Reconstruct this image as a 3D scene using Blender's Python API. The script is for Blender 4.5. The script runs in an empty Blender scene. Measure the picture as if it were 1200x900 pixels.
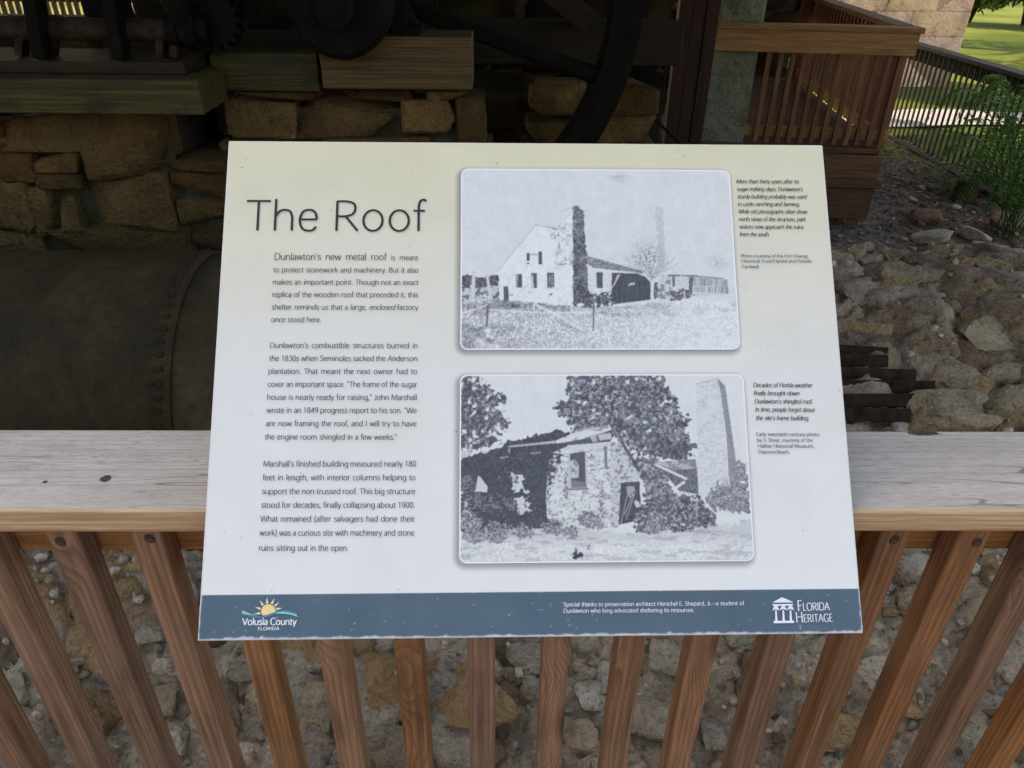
import bpy, bmesh, math, random
import numpy as np
from mathutils import Vector, Matrix, noise as mnoise

SC = bpy.context.scene
COL = SC.collection
R = math.radians

# ------------------------------------------------------------------ camera
FOC = 870.0                                   # focal length in photo pixels (photo 1200 x 900)
EYE = Vector((0.0, 0.0, 1.66))
_dn = Vector((-20.0 / FOC, 1420.0 / FOC, 1.0)).normalized()      # world down seen in camera axes (x right, y down, z ahead)
_x = Vector((1.0, 0.0028, 0.0183)); _x = (_x - _dn * _x.dot(_dn)).normalized()
_z = -_dn
_y = _z.cross(_x).normalized()
def cam2world(v):
    return Vector((v.dot(_x), v.dot(_y), v.dot(_z)))
cam = bpy.data.cameras.new('camera')
camo = bpy.data.objects.new('camera', cam); COL.objects.link(camo)
cx, cy, cz = cam2world(Vector((1, 0, 0))), cam2world(Vector((0, -1, 0))), cam2world(Vector((0, 0, -1)))
M = Matrix((cx, cy, cz)).transposed().to_4x4(); M.translation = EYE
camo.matrix_world = M
cam.sensor_fit = 'HORIZONTAL'; cam.sensor_width = 36.0; cam.lens = FOC / 1200.0 * 36.0
cam.clip_start = 0.02; cam.clip_end = 2000.0
SC.camera = camo

# ------------------------------------------------------------------ sky, sun, exposure
SUN_EL, SUN_AZ = R(50), R(-40)                # azimuth measured from +Y, negative = to the left
w = bpy.data.worlds.new('World'); SC.world = w; w.use_nodes = True
nt = w.node_tree
sky = nt.nodes.new('ShaderNodeTexSky'); sky.sky_type = 'NISHITA'; sky.sun_disc = False
sky.sun_elevation = SUN_EL; sky.sun_rotation = SUN_AZ
sky.air_density = 1.0; sky.dust_density = 2.0; sky.ozone_density = 1.0
bg = nt.nodes['Background']; bg.inputs['Strength'].default_value = 0.15
nt.links.new(sky.outputs[0], bg.inputs[0])
sl = bpy.data.lights.new('sun', 'SUN'); sl.energy = 2.7; sl.angle = R(0.5); sl.color = (1.0, 0.94, 0.85)
so = bpy.data.objects.new('sun', sl); COL.objects.link(so)
sdir = Vector((math.sin(SUN_AZ) * math.cos(SUN_EL), math.cos(SUN_AZ) * math.cos(SUN_EL), math.sin(SUN_EL)))
so.rotation_euler = sdir.to_track_quat('Z', 'Y').to_euler(); so.location = (0, 0, 30)
vs = SC.view_settings
vs.view_transform = 'Standard'; vs.look = 'None'; vs.gamma = 1.0; vs.use_curve_mapping = False
vs.exposure = 1.97
vs.use_white_balance = True; vs.white_balance_temperature = 9000; vs.white_balance_tint = 13
SC.cycles.max_bounces = 8; SC.cycles.diffuse_bounces = 4

# ------------------------------------------------------------------ helpers
def lin(c):
    c = np.asarray(c, float) / 255.0
    return np.where(c <= 0.04045, c / 12.92, ((c + 0.055) / 1.055) ** 2.4)
def ray(px, py):
    return cam2world(Vector(((px - 600) / FOC, (py - 450) / FOC, 1.0)))
def at_y(px, py, Y):
    r = ray(px, py); return EYE + r * (Y / r.y)
def at_z(px, py, Z):
    r = ray(px, py); return EYE + r * ((Z - EYE.z) / r.z)

def setp(o, label=None, cat=None, group=None, kind=None):
    if label: o['label'] = label
    if cat: o['category'] = cat
    if group: o['group'] = group
    if kind: o['kind'] = kind
    return o
def empty(name, loc=(0, 0, 0), rz=0, label=None, cat=None, group=None):
    o = bpy.data.objects.new(name, None); COL.objects.link(o)
    o.empty_display_size = 0.1
    o.location = loc; o.rotation_euler = (0, 0, rz)
    return setp(o, label, cat, group)
def link(name, me, mat, parent=None, loc=None, smooth=False):
    if mat is not None:
        for m in (mat if isinstance(mat, (list, tuple)) else [mat]): me.materials.append(m)
    o = bpy.data.objects.new(name, me); COL.objects.link(o)
    if parent is not None: o.parent = parent
    if loc is not None: o.location = loc
    if smooth:
        me.polygons.foreach_set('use_smooth', [True] * len(me.polygons))
    return o

class MB:
    """collects vertices / faces (and a colour per vertex) for ONE mesh"""
    def __init__(s): s.v = []; s.f = []; s.c = []; s.mi = []
    def add(s, vs, fs, col=None, mi=0):
        n = len(s.v); s.v += [tuple(p) for p in vs]
        s.f += [tuple(i + n for i in f) for f in fs]; s.mi += [mi] * len(fs)
        s.c += [tuple(col) if col is not None else (1, 1, 1)] * len(vs)
    def box(s, c, size, rot=None, bev=0.0, seg=2, col=None, mi=0):
        vs, fs = box_data(size, bev, seg)
        if rot is not None: vs = [rot @ v for v in vs]
        c = Vector(c); s.add([v + c for v in vs], fs, col, mi)
    def bar(s, a, b, w, h, bev=0.0, up=(0, 0, 1), seg=2, col=None, mi=0):
        a, b = Vector(a), Vector(b); d = b - a; L = d.length; d.normalize()
        u = Vector(up); side = u.cross(d)
        if side.length < 1e-4: side = Vector((1, 0, 0))
        side.normalize(); u = d.cross(side)
        rot = Matrix((d, side, u)).transposed()
        s.box((a + b) / 2, (L, w, h), rot, bev, seg, col, mi)
    def tube(s, pts, rad, n=12, caps=True, col=None, mi=0):
        pts = [Vector(p) for p in pts]; rads = rad if isinstance(rad, (list, tuple)) else [rad] * len(pts)
        vs, fs = [], []; prev = None
        for i, p in enumerate(pts):
            t = (pts[min(i + 1, len(pts) - 1)] - pts[max(i - 1, 0)]).normalized()
            a = prev if prev is not None else (Vector((0, 0, 1)) if abs(t.z) < 0.9 else Vector((1, 0, 0)))
            a = (a - t * a.dot(t)).normalized(); prev = a; b = t.cross(a)
            for k in range(n):
                q = 2 * math.pi * k / n
                vs.append(p + (a * math.cos(q) + b * math.sin(q)) * rads[i])
        for i in range(len(pts) - 1):
            for k in range(n):
                fs.append((i * n + k, i * n + (k + 1) % n, (i + 1) * n + (k + 1) % n, (i + 1) * n + k))
        if caps:
            fs.append(tuple(range(n - 1, -1, -1))); fs.append(tuple((len(pts) - 1) * n + k for k in range(n)))
        s.add(vs, fs, col, mi)
    def build(s, name, mat, parent=None, loc=None, smooth=False, colors=False):
        me = bpy.data.meshes.new(name); me.from_pydata(s.v, [], s.f); me.update()
        if any(s.mi): me.polygons.foreach_set('material_index', s.mi)
        if colors:
            a = me.color_attributes.new('Col', 'FLOAT_COLOR', 'POINT')
            arr = np.ones((len(s.v), 4), np.float32); arr[:, :3] = np.array(s.c, np.float32)
            a.data.foreach_set('color', arr.ravel())
        return link(name, me, mat, parent, loc, smooth)
_bc = {}
def box_data(size, bev, seg=2):
    key = (tuple(round(x, 5) for x in size), round(bev, 5), seg)
    if key not in _bc:
        bm = bmesh.new(); bmesh.ops.create_cube(bm, size=1.0)
        bmesh.ops.scale(bm, vec=size, verts=bm.verts)
        if bev > 0:
            bmesh.ops.bevel(bm, geom=bm.edges[:], offset=bev, segments=seg, profile=0.5, affect='EDGES')
        bm.verts.index_update()
        _bc[key] = ([v.co.copy() for v in bm.verts], [tuple(v.index for v in f.verts) for f in bm.faces]); bm.free()
    return _bc[key]
_ico = {}
def ico(n):
    if n not in _ico:
        bm = bmesh.new(); bmesh.ops.create_icosphere(bm, subdivisions=n, radius=1.0); bm.verts.index_update()
        _ico[n] = (np.array([v.co[:] for v in bm.verts]), [tuple(v.index for v in f.verts) for f in bm.faces]); bm.free()
    return _ico[n]
def rock(size, seed, boxy=0.6, rough=0.06, cuts=5, sub=3, fine=0.02, dmin=0.5):
    """broken stone: super-ellipsoid, flattened by random planes, then roughened; size = full extents"""
    rs = np.random.RandomState(seed)
    P, F = ico(sub); P = P.copy()
    P = np.sign(P) * np.abs(P) ** boxy
    for _ in range(cuts):
        n = rs.normal(size=3); n /= np.linalg.norm(n); d = rs.uniform(dmin, 0.95)
        k = P @ n - d; k = np.where(k > 0, k, 0); P -= np.outer(k, n)
    N = P / np.maximum(np.linalg.norm(P, axis=1, keepdims=True), 1e-6)
    off = rs.uniform(-50, 50, 3)
    out = np.empty(len(P))
    for i, p in enumerate(P):
        v = Vector(p * 1.3 + off)
        out[i] = mnoise.noise(v) * rough * 2.0 + mnoise.noise(v * 4.1) * rough * 0.8 + (mnoise.noise(v * 9.0) + .6 * mnoise.noise(v * 19.0)) * fine * 1.4
    P = P + N * out[:, None]
    P *= np.array(size) / 2.0
    return [Vector(p) for p in P], F
def rotm(rx, ry, rz):
    from mathutils import Euler
    return Euler((rx, ry, rz)).to_matrix()

# ------------------------------------------------------------------ materials
def newmat(name):
    m = bpy.data.materials.new(name); m.use_nodes = True
    nt = m.node_tree; b = nt.nodes['Principled BSDF']
    return m, nt, b
class NG:
    def __init__(s, nt): s.nt = nt
    def n(s, t, **kw):
        nd = s.nt.nodes.new('ShaderNode' + t)
        for k, v in kw.items():
            if hasattr(nd, k) and k not in nd.inputs: setattr(nd, k, v)
        for k, v in kw.items():
            if k in nd.inputs:
                if isinstance(v, bpy.types.NodeSocket): s.nt.links.new(v, nd.inputs[k])
                else: nd.inputs[k].default_value = v
        return nd
    def l(s, a, b): s.nt.links.new(a, b)
    def ramp(s, fac, stops, interp='LINEAR'):
        r = s.nt.nodes.new('ShaderNodeValToRGB'); r.color_ramp.interpolation = interp
        e = r.color_ramp.elements
        while len(e) < len(stops): e.new(0.5)
        for i, (p, c) in enumerate(stops):
            e[i].position = p
            e[i].color = (c, c, c, 1) if isinstance(c, (int, float)) else (*c, 1)
        s.l(fac, r.inputs[0]); return r.outputs[0]
    def mix(s, fac, a, b, mode='MIX'):
        m = s.nt.nodes.new('ShaderNodeMix'); m.data_type = 'RGBA'; m.blend_type = mode
        for i, v in ((0, fac), (6, a), (7, b)):
            if isinstance(v, bpy.types.NodeSocket): s.l(v, m.inputs[i])
            elif i == 0: m.inputs[0].default_value = v
            else: m.inputs[i].default_value = (*v, 1)
        return m.outputs[2]
    def math(s, op, a, b=0.0, clamp=False):
        m = s.nt.nodes.new('ShaderNodeMath'); m.operation = op; m.use_clamp = clamp
        for i, v in ((0, a), (1, b)):
            if isinstance(v, bpy.types.NodeSocket): s.l(v, m.inputs[i])
            else: m.inputs[i].default_value = v
        return m.outputs[0]
    def bump(s, h, strength=0.5, dist=0.01, normal=None):
        b = s.nt.nodes.new('ShaderNodeBump'); b.inputs['Strength'].default_value = strength; b.inputs['Distance'].default_value = dist
        s.l(h, b.inputs['Height'])
        if normal is not None: s.l(normal, b.inputs['Normal'])
        return b.outputs[0]

def wood(name, axis, early, late, dark, ring=0.007, grey=None, greyamt=0.0, rough=0.75, bumpd=0.004, top_grey=None, stain=None, along=0.035, knots=False, fine=1.0):
    """weathered timber; axis = the object's own axis the grain runs along"""
    m, nt, b = newmat(name); g = NG(nt)
    tc = g.n('TexCoord'); oi = g.n('ObjectInfo')
    off = g.n('Combine' + 'XYZ')
    rr = g.math('MULTIPLY', oi.outputs['Random'], 37.0)
    for i in range(3): g.l(g.math('MULTIPLY', rr, 1.0 + 0.37 * i), off.inputs[i])
    s = [1.0, 1.0, 1.0]; s[axis] = along
    mp = g.n('Mapping'); mp.inputs['Scale'].default_value = s
    g.l(tc.outputs['Object'], mp.inputs['Vector'])
    off2 = g.n('VectorMath', operation='MULTIPLY'); g.l(off.outputs[0], off2.inputs[0]); off2.inputs[1].default_value = (0.0073, 0.0061, 0.0052)
    sh = g.n('VectorMath', operation='ADD'); g.l(mp.outputs[0], sh.inputs[0]); g.l(off2.outputs[0], sh.inputs[1])
    # warp
    nz = g.n('TexNoise', Scale=9.0, Detail=3.0); g.l(sh.outputs[0], nz.inputs['Vector'])
    wv = g.n('VectorMath', operation='SUBTRACT'); g.l(nz.outputs['Color'], wv.inputs[0]); wv.inputs[1].default_value = (0.5, 0.5, 0.5)
    wv2 = g.n('VectorMath', operation='SCALE'); g.l(wv.outputs[0], wv2.inputs[0]); wv2.inputs['Scale'].default_value = 0.035
    pw = g.n('VectorMath', operation='ADD'); g.l(sh.outputs[0], pw.inputs[0]); g.l(wv2.outputs[0], pw.inputs[1])
    if knots:
        sK = [8.0, 8.0, 8.0]; sK[axis] = 2.8
        mpK = g.n('Mapping'); mpK.inputs['Scale'].default_value = sK; g.l(tc.outputs['Object'], mpK.inputs['Vector']); g.l(off.outputs[0], mpK.inputs['Location'])
        vK = g.n('TexVoronoi', Scale=1.0); g.l(mpK.outputs[0], vK.inputs['Vector'])
        kf = g.math('MULTIPLY', g.ramp(vK.outputs['Distance'], [(0.02, 1.0), (0.42, 0.0)], 'EASE'), 0.026)
        cK = g.n('CombineXYZ'); g.l(kf, cK.inputs[0]); g.l(kf, cK.inputs[1]); g.l(kf, cK.inputs[2])
        aK = g.n('VectorMath', operation='ADD'); g.l(pw.outputs[0], aK.inputs[0]); g.l(cK.outputs[0], aK.inputs[1]); pw = aK
    wave = g.n('TexWave', wave_type='RINGS', rings_direction='XYZ'[axis], wave_profile='SAW')
    wave.inputs['Scale'].default_value = 2 * math.pi / (20 * ring); wave.inputs['Distortion'].default_value = 0.6; wave.inputs['Detail'].default_value = 1.0
    g.l(pw.outputs[0], wave.inputs['Vector'])
    # fine fibre streaks
    s2 = [170.0 * fine] * 3; s2[axis] = 7.0 * fine
    mp2 = g.n('Mapping'); mp2.inputs['Scale'].default_value = s2; g.l(tc.outputs['Object'], mp2.inputs['Vector']); g.l(off.outputs[0], mp2.inputs['Location'])
    fib = g.n('TexNoise', Scale=1.0, Detail=4.0, Roughness=0.65); g.l(mp2.outputs[0], fib.inputs['Vector'])
    s3 = [45.0 * fine] * 3; s3[axis] = 2.6 * fine
    mp3 = g.n('Mapping'); mp3.inputs['Scale'].default_value = s3; g.l(tc.outputs['Object'], mp3.inputs['Vector']); g.l(off.outputs[0], mp3.inputs['Location'])
    str_ = g.n('TexNoise', Scale=1.0, Detail=3.0); g.l(mp3.outputs[0], str_.inputs['Vector'])
    big = g.n('TexNoise', Scale=5.0, Detail=3.0); g.l(tc.outputs['Object'], big.inputs['Vector'])
    c = g.ramp(wave.outputs['Fac'], [(0.0, early), (0.55, tuple(0.5 * (np.array(early) + np.array(late)))), (0.86, late), (1.0, early)])
    c = g.mix(g.ramp(str_.outputs['Fac'], [(0.42, 0.0), (0.72, 0.85)]), c, dark)
    c = g.mix(g.ramp(fib.outputs['Fac'], [(0.35, 0.6), (0.62, 0.0)]), c, tuple(np.array(dark) * 0.8))
    if grey is not None:
        c = g.mix(g.math('MULTIPLY', g.ramp(big.outputs['Fac'], [(0.35, 0.0), (0.7, 1.0)]), greyamt), c, grey)
    if top_grey is not None:
        def aniso(a, b_, det=4.0, loc=0.0):
            q = [b_] * 3; q[axis] = a
            mq = g.n('Mapping'); mq.inputs['Scale'].default_value = q; mq.inputs['Location'].default_value = (loc, loc * .7, loc * .3); g.l(tc.outputs['Object'], mq.inputs['Vector'])
            t = g.n('TexNoise', Scale=1.0, Detail=det, Roughness=0.68); g.l(mq.outputs[0], t.inputs['Vector']); return t.outputs['Fac']
        tgc = g.mix(g.ramp(aniso(7.0, 30.0, 6.0), [(0.36, 1.0), (0.62, 0.0)]), top_grey[0], tuple(.45 * np.array(top_grey[0]) + .55 * np.array(top_grey[1])))
        tgc = g.mix(g.ramp(aniso(3.0, 11.0, 4.0, 3.1), [(0.56, 0.0), (0.70, 0.55)]), tgc, top_grey[2])
        tgc = g.mix(g.math('MULTIPLY', g.ramp(wave.outputs['Fac'], [(0.66, 0.0), (0.9, 1.0), (1.0, 0.0)]), 0.34), tgc, tuple(np.array(top_grey[1]) * 0.75))
        tgc = g.mix(g.ramp(aniso(60.0, 420.0, 3.0, 1.7), [(0.32, 0.5), (0.5, 0.0)]), tgc, tuple(np.array(top_grey[1]) * 0.7))
        for a_, b2, wdt, amt, lc in ((1.5, 22.0, .008, .85, 5.3), (4.0, 46.0, .007, .5, 8.9)):        # drying cracks
            ck = g.math('ABSOLUTE', g.math('SUBTRACT', aniso(a_, b2, 2.0, lc), .5))
            cm = g.math('MULTIPLY', g.ramp(ck, [(0.0, amt), (wdt, 0.0)]), g.ramp(aniso(3.0, 9.0, 2.0, lc + 2), [(.46, 0.0), (.56, 1.0)]))
            tgc = g.mix(cm, tgc, tuple(np.array(top_grey[1]) * 0.3))
        sep = g.n('SeparateXYZ'); g.l(tc.outputs['Normal'], sep.inputs[0])
        nzv = g.math('ADD', sep.outputs[2], g.math('MULTIPLY', g.math('SUBTRACT', fib.outputs['Fac'], 0.5), 0.5))
        c = g.mix(g.ramp(nzv, [(0.62, 0.0), (0.95, 1.0)]), c, tgc)
    if knots:
        s5 = [8.0, 8.0, 8.0]; s5[axis] = 2.8
        mp5 = g.n('Mapping'); mp5.inputs['Scale'].default_value = s5; g.l(tc.outputs['Object'], mp5.inputs['Vector']); g.l(off.outputs[0], mp5.inputs['Location'])
        vk = g.n('TexVoronoi', Scale=1.0); g.l(mp5.outputs[0], vk.inputs['Vector'])
        c = g.mix(g.ramp(vk.outputs['Distance'], [(0.05, 0.85), (0.11, 0.35), (0.17, 0.0)]), c, tuple(np.array(dark) * 0.7))
        hs = g.n('HueSaturation'); hs.inputs['Hue'].default_value = .5
        g.l(g.math('ADD', 0.82, g.math('MULTIPLY', g.math('FRACT', g.math('MULTIPLY', oi.outputs['Random'], 7.3)), 0.34)), hs.inputs['Saturation']); g.l(c, hs.inputs['Color']); c = hs.outputs[0]
    # per-piece brightness
    br = g.n('MapRange'); g.l(oi.outputs['Random'], br.inputs['Value']); br.inputs['To Min'].default_value = 0.78; br.inputs['To Max'].default_value = 1.18
    c = g.mix(1.0, c, br.outputs[0], 'MULTIPLY')
    if stain is not None:
        c = g.mix(g.math('MULTIPLY', g.ramp(big.outputs['Fac'], [(0.45, 0.0), (0.62, 1.0)]), 0.8), c, stain)
    g.l(c, b.inputs['Base Color']); b.inputs['Roughness'].default_value = rough
    b.inputs['Specular IOR Level'].default_value = 0.3
    h = g.math('ADD', g.math('MULTIPLY', fib.outputs['Fac'], 0.6), g.math('MULTIPLY', wave.outputs['Fac'], 0.35))
    g.l(g.bump(h, 0.55, bumpd), b.inputs['Normal'])
    return m

def stone_mat(name, tint=(1, 1, 1), use_col=True, pit=1.0, sc=1.0, moss=None):
    m, nt, b = newmat(name); g = NG(nt)
    tc = g.n('TexCoord')
    n1 = g.n('TexNoise', Scale=7.0 * sc, Detail=6.0, Roughness=0.62); g.l(tc.outputs['Object'], n1.inputs['Vector'])
    n2 = g.n('TexNoise', Scale=60.0 * sc, Detail=5.0, Roughness=0.7); g.l(tc.outputs['Object'], n2.inputs['Vector'])
    vo = g.n('TexVoronoi', Scale=85.0 * sc); g.l(tc.outputs['Object'], vo.inputs['Vector'])
    if use_col:
        a = g.n('Attribute', attribute_name='Col'); base = a.outputs['Color']
    else:
        base = g.ramp(n1.outputs['Fac'], [(0.25, tuple(np.array(tint) * 0.75)), (0.75, tint)])
    c = g.mix(1.0, base, g.ramp(n1.outputs['Fac'], [(0.25, (0.55, 0.52, 0.48)), (0.5, (0.92, 0.9, 0.88)), (0.75, (1.2, 1.18, 1.14))]), 'MULTIPLY')
    c = g.mix(1.0, c, g.ramp(n2.outputs['Fac'], [(0.28, (0.50, 0.47, 0.44)), (0.45, (0.98, 0.97, 0.96)), (0.75, (1.3, 1.3, 1.28))]), 'MULTIPLY')
    n4 = g.n('TexNoise', Scale=17.0 * sc, Detail=6.0, Roughness=0.72); g.l(tc.outputs['Object'], n4.inputs['Vector'])
    c = g.mix(g.ramp(n4.outputs['Fac'], [(0.30, 0.80), (0.44, 0.0)]), c, g.mix(1.0, c, (0.42, 0.37, 0.31), 'MULTIPLY'))
    c = g.mix(g.ramp(n4.outputs['Fac'], [(0.58, 0.0), (0.68, 0.6)]), c, g.mix(1.0, c, (1.45, 1.38, 1.26), 'MULTIPLY'))
    c = g.mix(g.ramp(vo.outputs['Distance'], [(0.10, 0.45 * pit), (0.28, 0.0)]), c, (0.05, 0.045, 0.04))
    if moss is not None:
        n3 = g.n('TexNoise', Scale=3.2, Detail=4.0); g.l(tc.outputs['Object'], n3.inputs['Vector'])
        c = g.mix(g.ramp(n3.outputs['Fac'], [(0.5, 0.0), (0.68, 0.55)]), c, moss)
    g.l(c, b.inputs['Base Color']); b.inputs['Roughness'].default_value = 0.92
    b.inputs['Specular IOR Level'].default_value = 0.2
    h = g.math('ADD', g.math('MULTIPLY', n2.outputs['Fac'], 1.0), g.math('MULTIPLY', vo.outputs['Distance'], 0.5 * pit))
    h = g.math('ADD', h, g.math('MULTIPLY', n1.outputs['Fac'], 1.5))
    h = g.math('ADD', h, g.math('MULTIPLY', n4.outputs['Fac'], 2.2))
    g.l(g.bump(h, 1.0, 0.016), b.inputs['Normal'])
    return m

def plain(name, col, rough=0.6, metal=0.0, var=0.15, sc=20.0, bump=0.0, spec=0.4):
    m, nt, b = newmat(name); g = NG(nt)
    tc = g.n('TexCoord'); n1 = g.n('TexNoise', Scale=sc, Detail=5.0, Roughness=0.6); g.l(tc.outputs['Object'], n1.inputs['Vector'])
    c = g.mix(1.0, tuple(col), g.ramp(n1.outputs['Fac'], [(0.25, 1 - 2 * var), (0.75, 1 + 2 * var)]), 'MULTIPLY')
    g.l(c, b.inputs['Base Color']); b.inputs['Roughness'].default_value = rough; b.inputs['Metallic'].default_value = metal
    b.inputs['Specular IOR Level'].default_value = spec
    if bump: g.l(g.bump(n1.outputs['Fac'], 0.6, bump), b.inputs['Normal'])
    return m
def vcol_mat(name, rough=0.55, spec=0.3, scuff=True):
    m, nt, b = newmat(name); g = NG(nt)
    a = g.n('Attribute', attribute_name='Col'); c = a.outputs['Color']
    if scuff:
        tc = g.n('TexCoord')
        n1 = g.n('TexNoise', Scale=14.0, Detail=6.0, Roughness=0.65); g.l(tc.outputs['Object'], n1.inputs['Vector'])
        c = g.mix(1.0, c, g.ramp(n1.outputs['Fac'], [(0.3, 0.965), (0.7, 1.02)]), 'MULTIPLY')
    g.l(c, b.inputs['Base Color']); b.inputs['Roughness'].default_value = rough; b.inputs['Specular IOR Level'].default_value = spec
    return m

M_BAL = wood('baluster_wood', 2, (0.41, 0.192, 0.085), (0.15, 0.060, 0.027), (0.07, 0.031, 0.017), ring=0.0065, grey=(0.31, 0.185, 0.115), greyamt=0.5, along=0.085, knots=True, fine=1.4, rough=.9)
M_RAIL = wood('handrail_wood', 0, (0.82, 0.60, 0.40), (0.58, 0.36, 0.21), (0.50, 0.31, 0.18), ring=0.008, bumpd=0.004, along=0.05, fine=1.9,
              top_grey=((0.46, 0.435, 0.405), (0.285, 0.265, 0.245), (0.42, 0.345, 0.25)))
M_FASC = wood('rail_board_wood', 0, (0.50, 0.26, 0.105), (0.34, 0.16, 0.06), (0.22, 0.10, 0.04), ring=0.006)
M_DECK = wood('deck_wood', 0, (0.26, 0.115, 0.058), (0.155, 0.068, 0.034), (0.07, 0.035, 0.022), ring=0.008)
M_DECKZ = wood('deck_post_wood', 2, (0.32, 0.135, 0.065), (0.20, 0.082, 0.038), (0.10, 0.045, 0.024), ring=0.008)
M_DECKY = wood('deck_side_wood', 1, (0.20, 0.10, 0.058), (0.12, 0.058, 0.033), (0.07, 0.035, 0.022), ring=0.008)
M_DECKF = wood('deck_fascia_wood', 0, (0.55, 0.285, 0.115), (0.38, 0.185, 0.078), (0.22, 0.105, 0.045), ring=0.012)
M_BEAM = wood('pale_beam_wood', 0, (0.165, 0.102, 0.036), (0.105, 0.06, 0.02), (0.05, 0.03, 0.012), ring=0.014)
M_GREEN = wood('green_beam_wood', 0, (0.095, 0.078, 0.016), (0.06, 0.047, 0.011), (0.025, 0.02, 0.009), ring=0.014, stain=(0.012, 0.010, 0.006))
M_DARKW = wood('dark_beam_wood', 0, (0.030, 0.017, 0.007), (0.019, 0.0105, 0.005), (0.009, 0.006, 0.003), ring=0.012)
M_REDW = wood('red_post_wood', 2, (0.075, 0.026, 0.014), (0.05, 0.018, 0.01), (0.022, 0.01, 0.006), ring=0.012)
M_STONE = stone_mat('rubble_stone')
M_WALLST = stone_mat('wall_stone', moss=(0.06, 0.055, 0.02))
M_CHIM = stone_mat('coquina_block', use_col=True, pit=0.5, sc=0.5)
M_IRON = plain('black_iron', (0.0058, 0.0046, 0.0036), 0.85, 0.0, 0.4, 14.0, 0.006, spec=.12)
M_RUST = plain('rusted_iron', (0.032, 0.019, 0.012), 0.9, 0.0, 0.4, 25.0, 0.006, spec=.15)
M_BOLT = plain('screw_steel', (0.09, 0.065, 0.05), 0.5, 0.6, 0.3, 200.0)
M_CONC = stone_mat('column_concrete', tint=(0.27, 0.275, 0.21), use_col=False, pit=0.1, sc=1.0)
M_ROOF = plain('roof_metal', (0.10, 0.10, 0.10), 0.6, 0.0, 0.2, 2.0)
M_ALU = plain('bracket_metal', (0.35, 0.35, 0.36), 0.4, 0.8, 0.1, 30.0)
# =================================================================== SETTING
GZ = -0.5
def smooth(a, b, t):
    t = min(1.0, max(0.0, (t - a) / (b - a))); return t * t * (3 - 2 * t)
def bank_h(x, y):
    """height of the old rubble foundation that runs along behind the near railing"""
    base = -0.36 + 0.36 * smooth(0.85, 1.72, y)
    left = base + (-0.62) * smooth(1.74, 1.90, y)
    rise = 0.30 * smooth(1.9, 3.3, y)
    right = base + rise - 0.80 * smooth(3.5, 4.5, y)
    t = smooth(0.55, 0.95, x)
    h = left * (1 - t) + right * t
    return h - 0.5 * smooth(4.6, 5.6, x)

def ground_h(x, y):
    d = mnoise.noise(Vector((x * 0.5, y * 0.5, 3.0))) * 0.05 + mnoise.noise(Vector((x * 1.7, y * 1.7, 9.0))) * 0.025
    far = min(1.0, max(0.0, (math.hypot(x, y) - 60) / 200.0))
    pit = -0.16 * (1 - smooth(1.2, 3.0, x)) * (1 - smooth(3.4, 4.6, y))
    return GZ + d * (1 - far) + pit

def axis_lines(lo, hi, step, far):
    a = list(np.arange(lo, hi + 1e-6, step)); d = step; v = hi
    while v < far: d *= 1.45; v += d; a.append(v)
    d = step; v = lo
    while v > -far: d *= 1.45; v -= d; a.insert(0, v)
    return a
xs = axis_lines(-6, 10, 0.2, 700); ys = axis_lines(-2, 16, 0.2, 700)
vv = [(x, y, ground_h(x, y)) for y in ys for x in xs]
nx = len(xs)
ff = [(j * nx + i, j * nx + i + 1, (j + 1) * nx + i + 1, (j + 1) * nx + i) for j in range(len(ys) - 1) for i in range(nx - 1)]
m, nt, b = newmat('ground_soil'); g = NG(nt)
tc = g.n('TexCoord')
n1 = g.n('TexNoise', Scale=1.3, Detail=6.0); g.l(tc.outputs['Object'], n1.inputs['Vector'])
n2 = g.n('TexNoise', Scale=26.0, Detail=6.0, Roughness=0.7); g.l(tc.outputs['Object'], n2.inputs['Vector'])
n3 = g.n('TexNoise', Scale=0.35, Detail=4.0); g.l(tc.outputs['Object'], n3.inputs['Vector'])
soil = g.mix(g.ramp(n2.outputs['Fac'], [(0.35, 0.0), (0.65, 1.0)]), (0.06, 0.045, 0.035), (0.20, 0.16, 0.13))
soil = g.mix(g.ramp(n1.outputs['Fac'], [(0.52, 0.0), (0.66, 0.55)]), soil, (0.33, 0.29, 0.255))
grass = g.mix(g.ramp(n3.outputs['Fac'], [(0.4, 0.0), (0.62, 1.0)]), (0.045, 0.08, 0.012), (0.135, 0.155, 0.028))
grass = g.mix(g.ramp(n2.outputs['Fac'], [(0.3, 0.5), (0.6, 0.0)]), grass, (0.035, 0.055, 0.012))
sp = g.n('SeparateXYZ'); g.l(tc.outputs['Object'], sp.inputs[0])
yy = g.math('ADD', sp.outputs[1], g.math('MULTIPLY', g.math('SUBTRACT', n1.outputs['Fac'], 0.5), 1.6))
mask = g.ramp(g.math('MULTIPLY', yy, 0.05), [(0.40, 0.0), (0.43, 1.0)])
g.l(g.mix(mask, soil, grass), b.inputs['Base Color']); b.inputs['Roughness'].default_value = 0.95
b.inputs['Specular IOR Level'].default_value = 0.1
g.l(g.bump(n2.outputs['Fac'], 0.9, 0.05), b.inputs['Normal'])
me = bpy.data.meshes.new('ground'); me.from_pydata(vv, [], ff)
setp(link('ground', me, m, smooth=True), kind='structure')

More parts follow.
